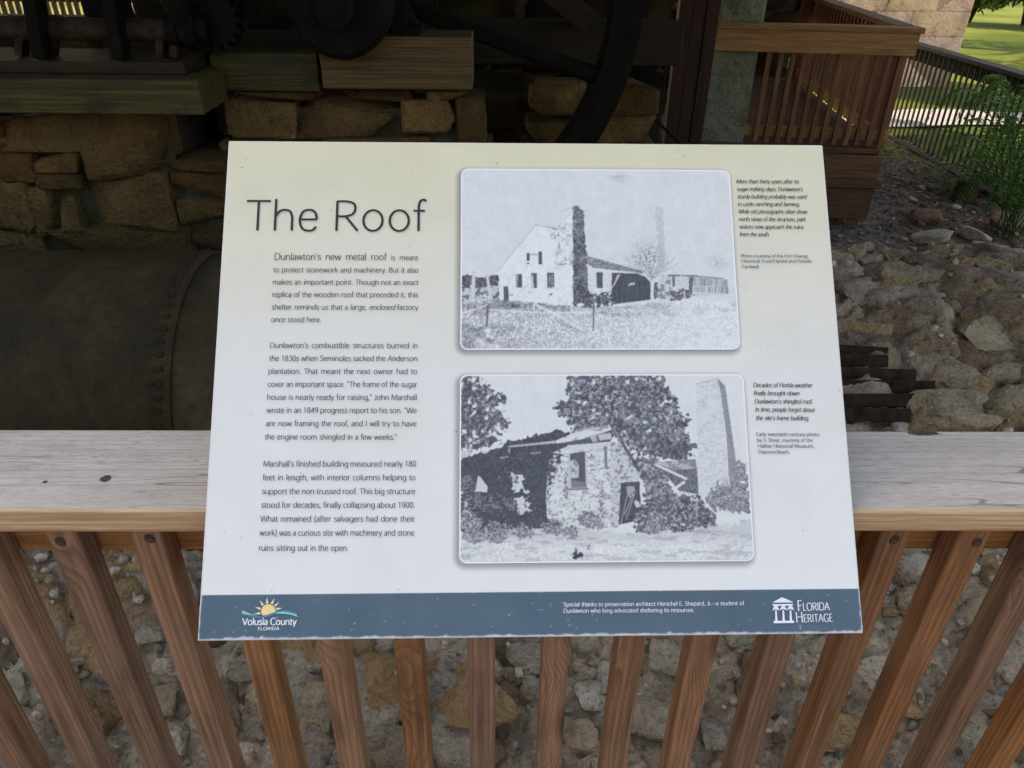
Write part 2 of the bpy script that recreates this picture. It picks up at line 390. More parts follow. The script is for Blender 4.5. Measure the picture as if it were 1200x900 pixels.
# pale sandy path beyond the far fence
mb = MB(); N = 40
for i in range(N + 1):
    x = 2.0 + i * 0.5
    for e in (0, 1):
        y = 10.0 + 0.04 * (x - 5) ** 1 + e * (.85 + 0.12 * math.sin(x * 1.3)) + 0.06 * math.sin(x * 2.1 + e)
        mb.v.append((x, y, ground_h(x, y) + 0.03)); mb.c.append((1, 1, 1))
mb.f = [(2 * i, 2 * i + 2, 2 * i + 3, 2 * i + 1) for i in range(N)]; mb.mi = [0] * N
setp(mb.build('path', plain('path_sand', (0.21, 0.205, 0.215), 0.9, 0, 0.12, 8.0, 0.01)), kind='structure')

# boardwalk the photograph was taken from
mb = MB()
for i in range(22):
    mb.box((0, 0.60 - i * 0.146, -0.02), (7.0, 0.140, 0.04), bev=0.004)
for x in (-3, -1, 1, 3): mb.box((x, -1.0, -0.14), (0.05, 3.0, 0.196))
setp(mb.build('boardwalk', M_DECK), kind='structure')

# =================================================================== SHELTER ROOF (stands above the picture, gives the shade)
RX0, RX1 = -11.0, 4.7
roof = empty('shelter_roof', (0, 6, GZ), label='big grey metal shelter roof standing over the ruins, above the picture', cat='roof')
def roof_sheet(y0, z0, y1, z1):
    mb = MB(); n = 120
    for i in range(n + 1):
        x = RX0 + (RX1 - RX0) * i / n; dz = 0.02 * (1 if (i // 2) % 2 else 0)
        mb.v += [(x, y0 - 6, z0 + dz - GZ), (x, y1 - 6, z1 + dz - GZ)]; mb.c += [(1, 1, 1)] * 2
    mb.f = [(2 * i, 2 * i + 2, 2 * i + 3, 2 * i + 1) for i in range(n)]; mb.mi = [0] * n
    return mb
EAVE_Y, EAVE_Z = 1.62, 2.7
roof_sheet(EAVE_Y, EAVE_Z, 6.2, 4.6).build('roof_slope', M_ROOF, roof)
roof_sheet(6.2, 4.6, 11.6, 2.6).build('roof_slope', M_ROOF, roof)
mb = MB()
for x in np.linspace(RX0 + .2, RX1 - .2, 9):
    mb.bar((x, EAVE_Y - 6, EAVE_Z - .12 - GZ), (x, .2, 4.47 - GZ), .06, .18); mb.bar((x, .2, 4.47 - GZ), (x, 5.5, 2.5 - GZ), .06, .18)
mb.build('rafter', M_DARKW, roof)
for x, y, h in ((-6.5, 1.4, 2.6), (4.4, 11.4, 2.4), (-10.5, 11.4, 2.4)):
    mb = MB(); mb.box((x, y - 6, (h - GZ) / 2), (.15, .15, h - GZ), bev=.005); mb.build('roof_post', M_DARKW, roof)

# =================================================================== OLD RUBBLE FOUNDATION BEHIND THE NEAR RAILING
rs = np.random.RandomState(5)
PAL = {'rgrey': (.42, .33, .255), 'grey': (0.53, 0.45, 0.35), 'pale': (0.72, 0.635, 0.52), 'tan': (0.47, 0.365, 0.245), 'ochre': (0.44, 0.29, 0.15),
       'brown': (0.28, 0.195, 0.125), 'mortar': (0.62, 0.50, 0.365), 'dark': (0.13, 0.11, 0.09), 'green': (0.28, 0.235, 0.14), 'red': (0.24, 0.14, 0.095)}
def cells(v, sx, sy, sd):
    w_ = Vector((v.x * sx, v.y * sy, sd)); w_ += Vector((mnoise.noise(w_ * 1.3), mnoise.noise(w_ * 1.3 + Vector((9, 4, 1))), 0)) * .35 + Vector((mnoise.noise(w_ * 4), mnoise.noise(w_ * 4 + Vector((3, 8, 1))), 0)) * .10
    d, p = mnoise.voronoi(w_); return d[1] - d[0], p[0]
def bank_rough(x, y, full=False):
    """broken stones and crumbling mortar: nested irregular cells with crevices between them"""
    v = Vector((x, y, 0.0)); right = smooth(1.75, 2.05, y)
    e1, p1 = cells(v, 4.6, 8.2, .3); e2, p2 = cells(v, 13.0, 17.0, 4.7); e3, p3 = cells(v, 36.0, 42.0, 8.1)
    r1 = mnoise.cell_vector(p1 * 3.7)
    m1 = smooth(-.12, .14, mnoise.noise(v * 1.7 + Vector((4, 2, 7))) + .55 * right)          # where whole stones show, elsewhere mortar rubble
    big = (min(.22, e1) / .22) ** .55 * .058 + (abs(r1[0]) % 1.0) * .045
    med = (min(.30, e2) / .30) ** .6 * .026 + (abs(mnoise.cell_vector(p2 * 5.1)[0]) % 1.0) * .020
    h = m1 * big + (1 - .72 * m1) * med + (min(.34, e3) / .34) ** .7 * .009 * (1 - .5 * m1)
    h += mnoise.noise(v * 3.0) * .03 + mnoise.noise(v * 27.0) * .007 + mnoise.noise(v * 60.0) * .004
    h -= .055
    if not full: return h
    return h, m1, e1, e2, r1, p2
def hit_bank(px, py):
    r = ray(px, py); p = EYE.copy(); t = 0.5
    while t < 9:
        p = EYE + r * t
        if p.z < bank_h(p.x, p.y): return p
        t += 0.01
    return p
mb = MB()
gx = np.concatenate([np.arange(-3.4, -1.6, .04), np.arange(-1.6, 2.2, .0135), np.arange(2.2, 5.6, .04)]); gy = list(np.arange(0.80, 1.95, 0.0135)) + list(np.arange(1.95, 3.6, 0.019)) + list(np.arange(3.6, 4.6, .04))
for y in gy:
    for x in gx:
        h, m1, e1, e2, r1, p2 = bank_rough(x, y, True); h += bank_h(x, y)
        right = smooth(1.7, 2.1, y); k1 = abs(r1[1]) % 1.0; k2 = abs(r1[2]) % 1.0; k3 = abs(mnoise.cell_vector(p2 * 5.1)[1]) % 1.0
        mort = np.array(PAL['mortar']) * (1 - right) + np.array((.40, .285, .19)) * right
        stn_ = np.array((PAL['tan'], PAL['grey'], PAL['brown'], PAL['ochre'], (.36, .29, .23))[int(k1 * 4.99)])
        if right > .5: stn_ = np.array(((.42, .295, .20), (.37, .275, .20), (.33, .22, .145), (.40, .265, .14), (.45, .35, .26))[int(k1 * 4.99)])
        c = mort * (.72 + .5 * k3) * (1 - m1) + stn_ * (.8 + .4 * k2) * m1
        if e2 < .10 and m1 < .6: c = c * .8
        c = c + np.array((.05, .03, .0)) * mnoise.noise(Vector((x * 6, y * 6, 14)))
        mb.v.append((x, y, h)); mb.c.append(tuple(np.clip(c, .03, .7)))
nx = len(gx)
mb.f = [(j * nx + i, j * nx + i + 1, (j + 1) * nx + i + 1, (j + 1) * nx + i) for j in range(len(gy) - 1) for i in range(nx - 1)]
mb.mi = [0] * len(mb.f)
placed = []
def bank_normal_rot(x, y):
    e = 0.05
    n = Vector((-(bank_h(x + e, y) - bank_h(x - e, y)) / (2 * e), -(bank_h(x, y + e) - bank_h(x, y - e)) / (2 * e), 1)).normalized()
    return n
def put_stone(mb, x, y, sx, sy, sz, seed, kind, sink=0.25, rz=None, sub=4, boxy=0.55):
    vs, fs = rock((sx, sy, sz), seed, boxy=boxy, rough=0.075, cuts=9, sub=sub, fine=.035, dmin=.45)
    n = bank_normal_rot(x, y)
    q = Vector((0, 0, 1)).rotation_difference(n).to_matrix()
    rz = rs.uniform(-0.35, 0.35) if rz is None else rz
    mtx = q @ rotm(rs.uniform(-.1, .1), rs.uniform(-.1, .1), rz)
    p = Vector((x, y, bank_h(x, y))) + n * (sz * (0.5 - sink) * 0.9 - sz * 0.12)
    c = np.array(PAL[kind]) * rs.uniform(0.8, 1.15)
    mb.add([mtx @ v + p for v in vs], fs, tuple(c))
    placed.append((x, y, max(sx, sy) * 0.5))
# the big stones one can pick out between the balusters: (x0,y0,x1,y1 in the photo, kind)
BIG = [(498, 768, 606, 864, 'ochre'), (424, 772, 470, 862, 'tan'), (415, 770, 500, 868, 'ochre'), (588, 748, 642, 790, 'grey'), (672, 800, 715, 832, 'pale'),
       (700, 775, 722, 815, 'pale'), (588, 785, 612, 806, 'brown'), (640, 760, 668, 790, 'grey'), (735, 808, 800, 885, 'grey'), (762, 750, 800, 790, 'grey'),
       (925, 838, 1005, 884, 'ochre'), (155, 795, 212, 840, 'tan'), (88, 812, 152, 872, 'ochre'), (235, 790, 285, 870, 'tan'), (325, 755, 375, 790, 'grey'), (345, 800, 400, 860, 'tan'),
       (215, 730, 262, 760, 'brown'), (50, 700, 90, 738, 'tan'), (160, 725, 200, 760, 'grey'), (190, 850, 222, 890, 'grey'), (275, 770, 325, 800, 'grey'), (660, 845, 700, 880, 'tan'), (535, 868, 590, 905, 'brown'),
       (1050, 690, 1085, 730, 'tan'), (1060, 655, 1110, 690, 'grey'), (1100, 640, 1200, 668, 'grey'), (1120, 735, 1160, 760, 'brown'), (1005, 770, 1040, 800, 'grey'), (985, 700, 1010, 730, 'tan'),
       (1150, 860, 1210, 900, 'brown'), (860, 770, 905, 840, 'brown'), (820, 840, 850, 880, 'grey'), (-10, 780, 40, 830, 'grey'), (25, 655, 110, 700, 'grey'), (150, 660, 235, 720, 'grey'),
       # the right-hand mound above the handrail
       (1128, 375, 1185, 405, 'tan'), (1085, 405, 1150, 430, 'red'), (1005, 395, 1062, 420, 'brown'), (1060, 372, 1110, 400, 'tan'), (990, 370, 1045, 392, 'ochre'), (1045, 398, 1100, 425, 'ochre'),
       (980, 365, 1012, 390, 'tan'), (1150, 420, 1200, 448, 'tan'), (1095, 432, 1145, 462, 'tan'), (1148, 452, 1190, 478, 'brown'), (1130, 365, 1150, 382, 'ochre'), (1050, 340, 1105, 375, 'grey'),
       (985, 330, 1040, 362, 'grey'), (1080, 308, 1140, 340, 'brown'), (1140, 310, 1200, 345, 'grey'), (1140, 345, 1180, 372, 'grey'), (1010, 348, 1055, 372, 'brown'), (1175, 355, 1205, 382, 'grey'), (1020, 315, 1075, 338, 'tan'),
       (1185, 395, 1230, 425, 'tan'), (1200, 440, 1260, 480, 'grey'), (1050, 420, 1092, 445, 'pale'), (1040, 445, 1085, 470, 'brown')]
for i, (x0, y0, x1, y1, k) in enumerate(BIG):
    p = hit_bank((x0 + x1) / 2, (y0 + y1) / 2)
    pl, pr = hit_bank(x0, (y0 + y1) / 2), hit_bank(x1, (y0 + y1) / 2)
    pt, pb = hit_bank((x0 + x1) / 2, y0), hit_bank((x0 + x1) / 2, y1)
    sx = abs(pr.x - pl.x); sy = min((pt - pb).length, sx * 1.5)
    if y0 < 600: k = {'grey': 'rgrey', 'pale': 'rgrey'}.get(k, k)
    put_stone(mb, p.x, p.y, sx * 1.12, sy * 1.1, min(sx, sy) * (0.75 if y0 > 600 else .6), 100 + i, k, sink=0.40 if y0 > 600 else .5, rz=rs.uniform(-.15, .15))
kinds = ['grey', 'grey', 'pale', 'tan', 'tan', 'ochre', 'brown', 'grey', 'brown', 'mortar']
def scatter(n, rmin, rmax, sub, x0=-3.2, x1=5.0, y0=0.85, y1=4.3, gap=0.75, sink=0.28, boxy=0.6):
    for _ in range(n):
        x = rs.uniform(x0, x1); y = rs.uniform(y0, y1); r = rs.uniform(rmin, rmax)
        if x < 0.8 and y > 1.78: continue
        if any((x - a) ** 2 + (y - b_) ** 2 < ((r + c) * gap) ** 2 for a, b_, c in placed): continue
        put_stone(mb, x, y, 2 * r * rs.uniform(.8, 1.25), 2 * r * rs.uniform(.6, 1.0), 2 * r * rs.uniform(.5, .85), rs.randint(1e6), kinds[rs.randint(len(kinds))], sink, sub=sub, boxy=boxy)
scatter(120, 0.06, 0.11, 4, y1=3.9, sink=.45)
scatter(520, 0.028, 0.06, 3, sink=.3)
scatter(3000, 0.010, 0.026, 2, gap=0.85, sink=0.15, boxy=0.7)
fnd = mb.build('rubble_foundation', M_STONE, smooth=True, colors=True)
setp(fnd, 'long low foundation of grey mortar and ochre rubble stones behind the near railing', 'ruined wall')
# loose gravel between the stones
mb = MB()
for _ in range(7500):
    x = rs.uniform(-2.2, 3.4); y = rs.uniform(0.88, 3.6)
    if x < 0.8 and y > 1.75: continue
    if y > 1.9 and rs.rand() < .8: continue
    if mnoise.noise(Vector((x * 2.5, y * 2.5, 31))) < -0.05 and rs.rand() < .8: continue
    r = 0.003 + 0.016 * rs.rand() ** 1.5
    P, F = ico(1); P = P * rs.uniform(.6, 1.3, 3) * r + rs.normal(size=P.shape) * r * 0.12
    z = bank_h(x, y) + bank_rough(x, y) + r * 0.4
    k = rs.rand(); c = np.array(PAL['pale'] if k < .45 else PAL['grey'] if k < .8 else PAL['brown']) * rs.uniform(.8, 1.25)
    mb.add(P + np.array((x, y, z)), F, tuple(c))
setp(mb.build('gravel', M_STONE, colors=True), 'pale crumbled mortar gravel lying between the foundation stones', 'gravel', kind='stuff')

# =================================================================== DRY MASONRY HELPER
def masonry(name, label, stones, core, cat='ruined wall', mat=None, depth=0.35, seed=1, dim=1.0):
    """stones: list of (x0,z0,x1,z1,Yfront,kind,proud); core: list of boxes (x0,x1,y0,y1,z0,z1)"""
    q = np.random.RandomState(seed)
    mb = MB()
    for (x0, x1, y0, y1, z0, z1) in core:
        nxx = max(2, int((x1 - x0) / 0.05)); nzz = max(2, int((z1 - z0) / 0.05))
        vs = []; 
        for j in range(nzz + 1):
            for i in range(nxx + 1):
                x = x0 + (x1 - x0) * i / nxx; z = z0 + (z1 - z0) * j / nzz
                d = mnoise.noise(Vector((x * 9, z * 9, 2))) * .025 + mnoise.noise(Vector((x * 25, z * 25, 5))) * .012
                vs.append((x, y0 - .055 + d * 1.3, z))
        fs = [(j * (nxx + 1) + i, j * (nxx + 1) + i + 1, (j + 1) * (nxx + 1) + i + 1, (j + 1) * (nxx + 1) + i) for j in range(nzz) for i in range(nxx)]
        mb.add(vs, fs, (0.085, 0.065, 0.04))
        mb.box(((x0 + x1) / 2, (y0 + y1) / 2 + .04, (z0 + z1) / 2), (x1 - x0 - .004, y1 - y0 - .02, z1 - z0 - .004), col=(0.055, 0.043, 0.03))
    for i, (x0, z0, x1, z1, Y, k, dp) in enumerate(stones):
        vs, fs = rock(((x1 - x0) * 1.05, dp, (z1 - z0) * 1.06), seed * 1000 + i, boxy=0.15, rough=0.035, cuts=3, sub=5, fine=0.03, dmin=.82)
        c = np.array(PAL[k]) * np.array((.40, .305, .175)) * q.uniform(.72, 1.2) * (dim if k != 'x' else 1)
        mt = rotm(q.uniform(-.05, .05), q.uniform(-.03, .03), q.uniform(-.06, .06)); p = Vector(((x0 + x1) / 2, Y + dp / 2 - 0.01 + q.uniform(-.015, .015), (z0 + z1) / 2))
        mb.add([mt @ v + p for v in vs], fs, tuple(c))
    o = mb.build(name, mat or M_WALLST, smooth=True, colors=True)
    setp(o, label, cat); return o
def px_stones(lst, Y, dp=0.22):
    out = []
    for (x0, y0, x1, y1, k) in lst:
        a = at_y(x0, (y0 + y1) / 2, Y).x; b_ = at_y(x1, (y0 + y1) / 2, Y).x
        z1 = at_y((x0 + x1) / 2, y0, Y).z; z0 = at_y((x0 + x1) / 2, y1, Y).z
        out.append((a, z0, b_, z1, Y, k, dp))
    return out
WY = 3.10
st = px_stones([(-5, 134, 92, 178, 'tan'), (94, 132, 194, 210, 'tan'), (42, 180, 93, 202, 'ochre'), (-10, 180, 40, 212, 'brown'), (-20, 212, 40, 272, 'tan'),
                (36, 222, 64, 278, 'tan'), (66, 232, 93, 272, 'tan'), (95, 204, 200, 268, 'tan'), (202, 205, 264, 232, 'brown'), (208, 234, 266, 268, 'tan'),
                (-20, 274, 26, 298, 'tan'), (28, 269, 220, 300, 'tan'), (222, 272, 275, 298, 'brown'), (42, 204, 92, 222, 'brown'), (196, 188, 262, 204, 'brown')], WY)
q = np.random.RandomState(3)
x = -4.2                                        # the courses run on to the left of the picture and below the boiler's top line
while x < -2.25:
    w_ = q.uniform(.25, .5); zz = 0.22
    while zz < 0.95:
        h = q.uniform(.12, .26); st.append((x, zz, x + w_ - .01, min(zz + h, .99) - .01, WY, ['tan', 'brown', 'grey'][q.randint(3)], .22)); zz += h
    x += w_
for zz, h in ((-.55, .26), (-.29, .24), (-.05, .25)):
    x = -4.2
    while x < -0.9:
        w_ = q.uniform(.25, .55); st.append((x, zz, x + w_ - .012, zz + h - .012, WY, ['tan', 'brown', 'grey'][q.randint(3)], .22)); x += w_
zt = at_y(100, 133, WY).z
xe = at_y(196, 160, WY).x
masonry('masonry_wall', 'dark wall of large squared coquina blocks behind the riveted boiler', st,
        [(-4.25, xe, WY + .10, WY + .55, -.68, zt - .02), (xe + .002, at_y(268, 220, WY).x, WY + .10, WY + .55, -.68, at_y(230, 190, WY).z)], seed=2)
# ledge wall further right, carries the beam ends
LY = 3.28
st = px_stones([(266, 121, 344, 162, 'tan'), (345, 119, 470, 160, 'tan'), (470, 119, 535, 156, 'tan'), (536, 118, 570, 168, 'brown'), (262, 164, 380, 196, 'tan'), (382, 162, 500, 196, 'tan'), (502, 170, 574, 200, 'brown'),
                (280, 107, 372, 118, 'brown'), (400, 106, 480, 117, 'brown'), (500, 106, 545, 118, 'tan')], LY)
zt = at_y(400, 120, LY).z
x0_, x1_ = at_y(262, 160, LY).x, at_y(573, 160, LY).x
for zz, h in ((-.6, .3), (-.3, .3), (0, .28), (.28, .26), (.54, .22)):
    x = x0_
    while x < x1_ - .1:
        w_ = min(q.uniform(.25, .5), x1_ - x); st.append((x, zz, x + w_ - .012, zz + h - .012, LY, ['tan', 'brown', 'grey'][q.randint(3)], .25)); x += w_
masonry('masonry_ledge', 'narrow stone ledge under the timber beams, behind the top edge of the sign', st, [(x0_ + .02, x1_ - .02, LY + .10, LY + .5, -.68, zt - .03)], seed=4)
# added dark wall, makes the darkness behind the machinery and shuts out the lawn
st = []
for zz in np.arange(-.65, 2.6, .29):
    x = -2.45
    while x < 1.15:
        w_ = min(q.uniform(.3, .65), 1.2 - x); st.append((x, zz, x + w_ - .012, zz + .278, 5.62, ['brown', 'dark', 'brown'][q.randint(3)], .25)); x += w_
masonry('added_back_wall', 'added tall dark masonry backdrop making the deep shade behind the flywheel', st, [(-2.4, 1.15, 5.72, 6.05, -.68, 2.85)], seed=9, dim=.22)
st = []
for zz in np.arange(-.65, .95, .29):
    x = -9.5
    while x < -2.5:
        w_ = q.uniform(.35, .75); st.append((x, zz, min(x + w_, -2.47) - .012, zz + .278, 6.1, ['brown', 'dark', 'tan'][q.randint(3)], .25)); x += w_
masonry('added_low_wall', 'added low dark masonry wall darkening the gaps behind the mill machinery, below the distant railing', st, [(-9.5, -2.5, 6.2, 6.5, -.68, 1.05)], seed=10, dim=.5)  # added so the gaps under the far railing stay dark
st = []
for zz in np.arange(-.65, 2.5, .31):
    x = 1.2
    while x < 3.5:
        w_ = min(q.uniform(.35, .7), 3.55 - x); st.append((x, zz, x + w_ - .012, zz + .298, 9.6, ['brown', 'dark', 'brown'][q.randint(3)], .25)); x += w_
masonry('added_dark_wall', 'added dark stone screen beyond the inner deck, darkening the view between the deck balusters', st, [(1.22, 3.5, 9.7, 10.0, -.68, 2.8)], seed=11, dim=.6)  # added dark filler, hides the bright lawn behind the deck
# two broken piers right of the flywheel rim
for nm, lab, rects, sd in (('stone_pier', 'broken stone pier topped by one squared block, left of the flywheel rim', [(622, 102, 688, 144, 'tan'), (618, 146, 690, 172, 'tan'), (612, 174, 692, 205, 'brown')], 6),
                           ('stone_pier', 'leaning broken stone pier between the flywheel rim and the red timber post', [(704, 100, 772, 136, 'ochre'), (698, 138, 768, 170, 'tan'), (690, 172, 766, 205, 'brown')], 7)):
    st = px_stones(rects, 4.25, .35)
    x0_, x1_ = st[-1][0], st[-1][2]; zb = st[-1][1]
    zz = zb
    while zz > -.55:
        st.append((x0_, zz - .27, x1_, zz - .01, 4.25, 'brown', .35)); zz -= .27
    masonry(nm, lab, st, [(x0_ + .05, x1_ - .05, 4.40, 4.55, -.68, zb + .1)], seed=sd)
# the low wall behind the piers, in the dark
st = []
for zz, h in ((-.6, .3), (-.3, .3), (0, .3), (.3, .25), (.55, .2)):
    x = -.6
    while x < .55:
        w_ = q.uniform(.25, .4); st.append((x, zz, x + w_ - .012, zz + h - .012, 4.95, ['red', 'brown', 'brown'][q.randint(3)], .25)); x += w_
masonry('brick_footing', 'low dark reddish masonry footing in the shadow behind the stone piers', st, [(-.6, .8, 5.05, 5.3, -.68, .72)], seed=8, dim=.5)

# =================================================================== TIMBER BEAMS AND MACHINERY IN THE DARK
def beam_px(name, label, x0, x1, y0, y1, Y, depth, mat, cat='timber beam', bev=.006, x0w=None, dz=0):
    a = at_y(x0, (y0 + y1) / 2, Y).x if x0w is None else x0w; b_ = at_y(x1, (y0 + y1) / 2, Y).x
    z1 = at_y((max(x0, 0) + x1) / 2, y0, Y).z; z0 = at_y((max(x0, 0) + x1) / 2, y1, Y).z
    mb = MB(); mb.box((0, depth / 2, (z1 - z0) / 2), (b_ - a, depth, z1 - z0), bev=bev)
    o = mb.build(name, mat, loc=((a + b_) / 2, Y, z0)); setp(o, label, cat); return o, a, b_, z0, z1
_, ga, gb, gz0, gz1 = beam_px('timber_beam', 'long moss-green squared beam over the stone wall at far left', 0, 235, 93, 134, 2.93, .30, M_GREEN, x0w=-4.2)
beam_px('timber_beam', 'pale brown split beam block with a clean cut end above the sign', 375, 553, 43, 105, 3.20, .26, M_BEAM)
beam_px('timber_beam', 'dark greenish beam with a knot, just left of the pale beam block', 248, 373, 63, 107, 3.26, .20, M_GREEN)
beam_px('timber_beam', 'dark brown plank lying behind the greenish beam, left of the wheel hub', 120, 400, 38, 64, 3.56, .12, M_DARKW)
beam_px('timber_beam', 'long brown beam crossing behind the flywheel right of the pale block', 470, 800, 25, 76, 4.62, .2, M_DARKW)
mb = MB(); p0, p1 = at_y(628, -25, 4.5), at_y(690, 26, 4.5); mb.bar((0, 0, 0), p1 - p0, .12, .16, bev=.006, up=(0, -1, 0))
setp(mb.build('timber_brace', M_DARKW, loc=p0), 'short brown diagonal brace ending on the long beam behind the flywheel', 'timber brace')
# flywheel, hub above the pale block
FY = 3.80
fc = at_y(430, -10, FY); zc = (fc - EYE).dot(_y * 0 + cam2world(Vector((0, 0, 1))))
Rw = 318.0 / FOC * zc * 1.02; rim = 36.0 / FOC * zc
fw = empty('flywheel', fc, label='huge black iron flywheel with curved rim standing in the dark above the sign', cat='flywheel')
mb = MB(); n = 96
for i in range(n):
    a = 2 * math.pi * i / n
    for r_, y_ in ((Rw - rim, -.09), (Rw, -.09), (Rw, .09), (Rw - rim, .09)):
        mb.v.append((math.cos(a) * r_, y_, math.sin(a) * r_)); mb.c.append((1, 1, 1))
for i in range(n):
    for k in range(4):
        mb.f.append((4 * i + k, 4 * i + (k + 1) % 4, 4 * ((i + 1) % n) + (k + 1) % 4, 4 * ((i + 1) % n) + k)); mb.mi.append(0)
mb.build('rim', M_IRON, fw)
for k in range(6):
    a = R(-18 + 60 * k); mb = MB()
    mb.bar((math.cos(a) * .16, 0, math.sin(a) * .16), (math.cos(a) * (Rw - rim + .01), 0, math.sin(a) * (Rw - rim + .01)), .07, .13, bev=.02, up=(0, 1, 0)); mb.build('spoke', M_IRON, fw)
mb = MB(); mb.tube([(0, -.72, 0), (0, -.70, 0), (0, .12, 0)], [.17, .19, .19], 28); mb.build('hub', M_IRON, fw, smooth=False)
mb = MB(); mb.tube([(0, -.80, 0), (0, .5, 0)], .07, 20); mb.build('axle', M_IRON, fw)
# bearing bracket next to the hub
bp = at_y(478, 41, 3.22); mb = MB()
mb.box((0, .1, .012), (.10, .2, .025), bev=.004); mb.bar((-.03, .1, .02), (-.06, .1, .26), .04, .05, bev=.005); mb.bar((.025, .1, .02), (-.05, .1, .16), .025, .03, bev=.004)
setp(mb.build('bearing_bracket', M_IRON, loc=bp), 'small black iron bearing bracket on the pale beam beside the wheel hub', 'bracket')

# mill machinery over the green beam
my = 3.16
mm = empty('mill_machinery', (at_y(120, 85, my).x, my, gz1 + .001), label='rusty iron shaft with upright arms and pedestals on the mossy beam', cat='machinery')
ML = Vector(mm.location)
def L_(px, py, Y=my): return at_y(px, py, Y) - ML
mb = MB(); a = L_(0, 33).copy(); b_ = L_(238, 36); mb.tube([a + Vector((-1.6, 0, 0)), a, b_], .042, 18); mb.build('shaft', M_RUST, mm, smooth=False)
zb = -0.0
mb = MB(); mb.box(((b_.x + a.x - 1.6) / 2, .05, .022), (b_.x - a.x + 1.5, .36, .044), bev=.006); mb.build('bed', M_DARKW, mm)
for x0_, x1_ in ((32, 60), (124, 150)):
    t, bt = L_(x0_ - 2, -60, my - .06), L_((x0_ + x1_) / 2 + 8, 78, my - .06); bt.z = .046
    mb = MB(); mb.bar(bt, t, .05, .085, bev=.008, up=(0, -1, 0)); mb.build('upright', M_IRON, mm)
for x_ in (27, 62, 190, 206):
    t, bt = L_(x_, 38), L_(x_, 70); bt.z = .046
    mb = MB(); mb.bar(bt, t, .03, .06, bev=.004, up=(0, -1, 0)); mb.build('pedestal', M_RUST, mm)
for x_, r_ in ((228, .075), (240, .055), (205, .06)):
    c = L_(x_, 35); mb = MB(); mb.tube([c + Vector((-.02, 0, 0)), c + Vector((.02, 0, 0))], r_, 22); mb.build('flange', M_IRON, mm)
c = L_(252, 22, my + .05); mb = MB()
mb.tube([c + Vector((0, -.04, 0)), c + Vector((0, .04, 0))], .09, 24)
for k in range(16):
    a_ = 2 * math.pi * k / 16; mb.box(c + Vector((math.cos(a_) * .095, 0, math.sin(a_) * .095)), (.024, .078, .02), rot=rotm(0, -a_, 0))
mb.build('gear', M_IRON, mm)
c = L_(212, 8, my - .02); mb = MB(); mb.tube([c + Vector((0, -.03, .16)), c + Vector((0, -.03, .02)), c + Vector((.0, -.03, -.07))], [.07, .06, .02], 14); mb.build('chute', M_IRON, mm)

# riveted boiler
bl = empty('riveted_boiler', (-1.0, 2.37, .18), label='big brown-black riveted iron boiler drum lying behind the railing at left', cat='boiler')
BR = .505
M_BOIL = None
m, nt, b = newmat('boiler_iron'); g = NG(nt); tc = g.n('TexCoord')
n1 = g.n('TexNoise', Scale=5.5, Detail=9.0, Roughness=0.75); n2 = g.n('TexNoise', Scale=38.0, Detail=5.0, Roughness=0.7)
for n_ in (n1, n2): g.l(tc.outputs['Object'], n_.inputs['Vector'])
c = g.ramp(n1.outputs['Fac'], [(0.3, (0.022, 0.015, 0.006)), (0.5, (0.043, 0.029, 0.011)), (0.7, (0.080, 0.052, 0.020))])
c = g.mix(g.ramp(n2.outputs['Fac'], [(0.3, 0.6), (0.5, 0.0)]), c, (0.011, 0.009, 0.006))
c = g.mix(g.ramp(n2.outputs['Fac'], [(0.72, 0.0), (0.8, 0.7)]), c, (0.08, 0.07, 0.05))
g.l(c, b.inputs['Base Color']); b.inputs['Roughness'].default_value = .75; b.inputs['Specular IOR Level'].default_value = .3
g.l(g.bump(n2.outputs['Fac'], .6, .004), b.inputs['Normal']); M_BOIL = m
sx_ = at_y(190, 400, 1.9).x + .915
mb = MB(); mb.tube([(-3.4, 0, 0), (sx_ + .05, 0, 0)], BR + .005, 96); mb.build('shell_plate', M_BOIL, bl)
mb = MB(); mb.tube([(sx_ - .03, 0, 0), (1.35, 0, 0)], BR, 96); mb.build('shell_plate', M_BOIL, bl)
nr = 74; P, F = ico(2); mb = MB(); mb.add(P * .0095, F); rv = mb.build('rivet', M_RUST, bl, smooth=True); first = True
qr = np.random.RandomState(5)
for i in range(nr):
    a = 2 * math.pi * i / nr + qr.uniform(-.006, .006)
    if math.cos(a) > .35 or math.sin(a) < -.75: continue        # the far and under sides are never seen
    o = rv if first else rv.copy()
    if not first: COL.objects.link(o); o.parent = bl
    first = False; o.location = (sx_ + .02 + qr.uniform(-.002, .002), math.cos(a) * (BR + .008), math.sin(a) * (BR + .008)); o.scale = (qr.uniform(.8, 1.1),) * 3
for x_ in (-2.2, .9):
    mb = MB(); mb.box((x_, 0, -.57), (.25, .7, .22), bev=.01); mb.build('saddle', M_RUST, bl)
for ch in bl.children:
    if ch.name.startswith('shell'): 
        for p in ch.data.polygons: p.use_smooth = len(p.vertices) == 4
# rusted grate leaning on the mound, right of the sign
gp = hit_bank(1030, 485)
gt = empty('iron_grate', gp + Vector((0, 0, .03)), label='rust-brown slatted iron grate lying on the rubble, right of the sign', cat='grate')
def gL(px, py, lift=0.05):
    p = hit_bank(px, py); return p + Vector((0, -.02, lift)) - Vector(gt.location)
for (xa, ya, xb, yb) in ((930, 420, 1034, 424), (930, 432, 1034, 433), (930, 448, 1066, 450), (930, 464, 1088, 463), (930, 481, 1102, 478), (930, 496, 1060, 496)):
    mb = MB(); mb.bar(gL(xa, ya, .06), gL(xb, yb, .05), .010, .050, bev=.003, up=(0, .5, .85)); mb.build('slat', M_RUST, gt)
for x_, e in ((1018, .035), (985, .035)):
    mb = MB(); mb.bar(gL(x_ - 4, 421, e), gL(x_ + 8, 500, e), .03, .012, bev=.003); mb.build('crossbar', M_RUST, gt)
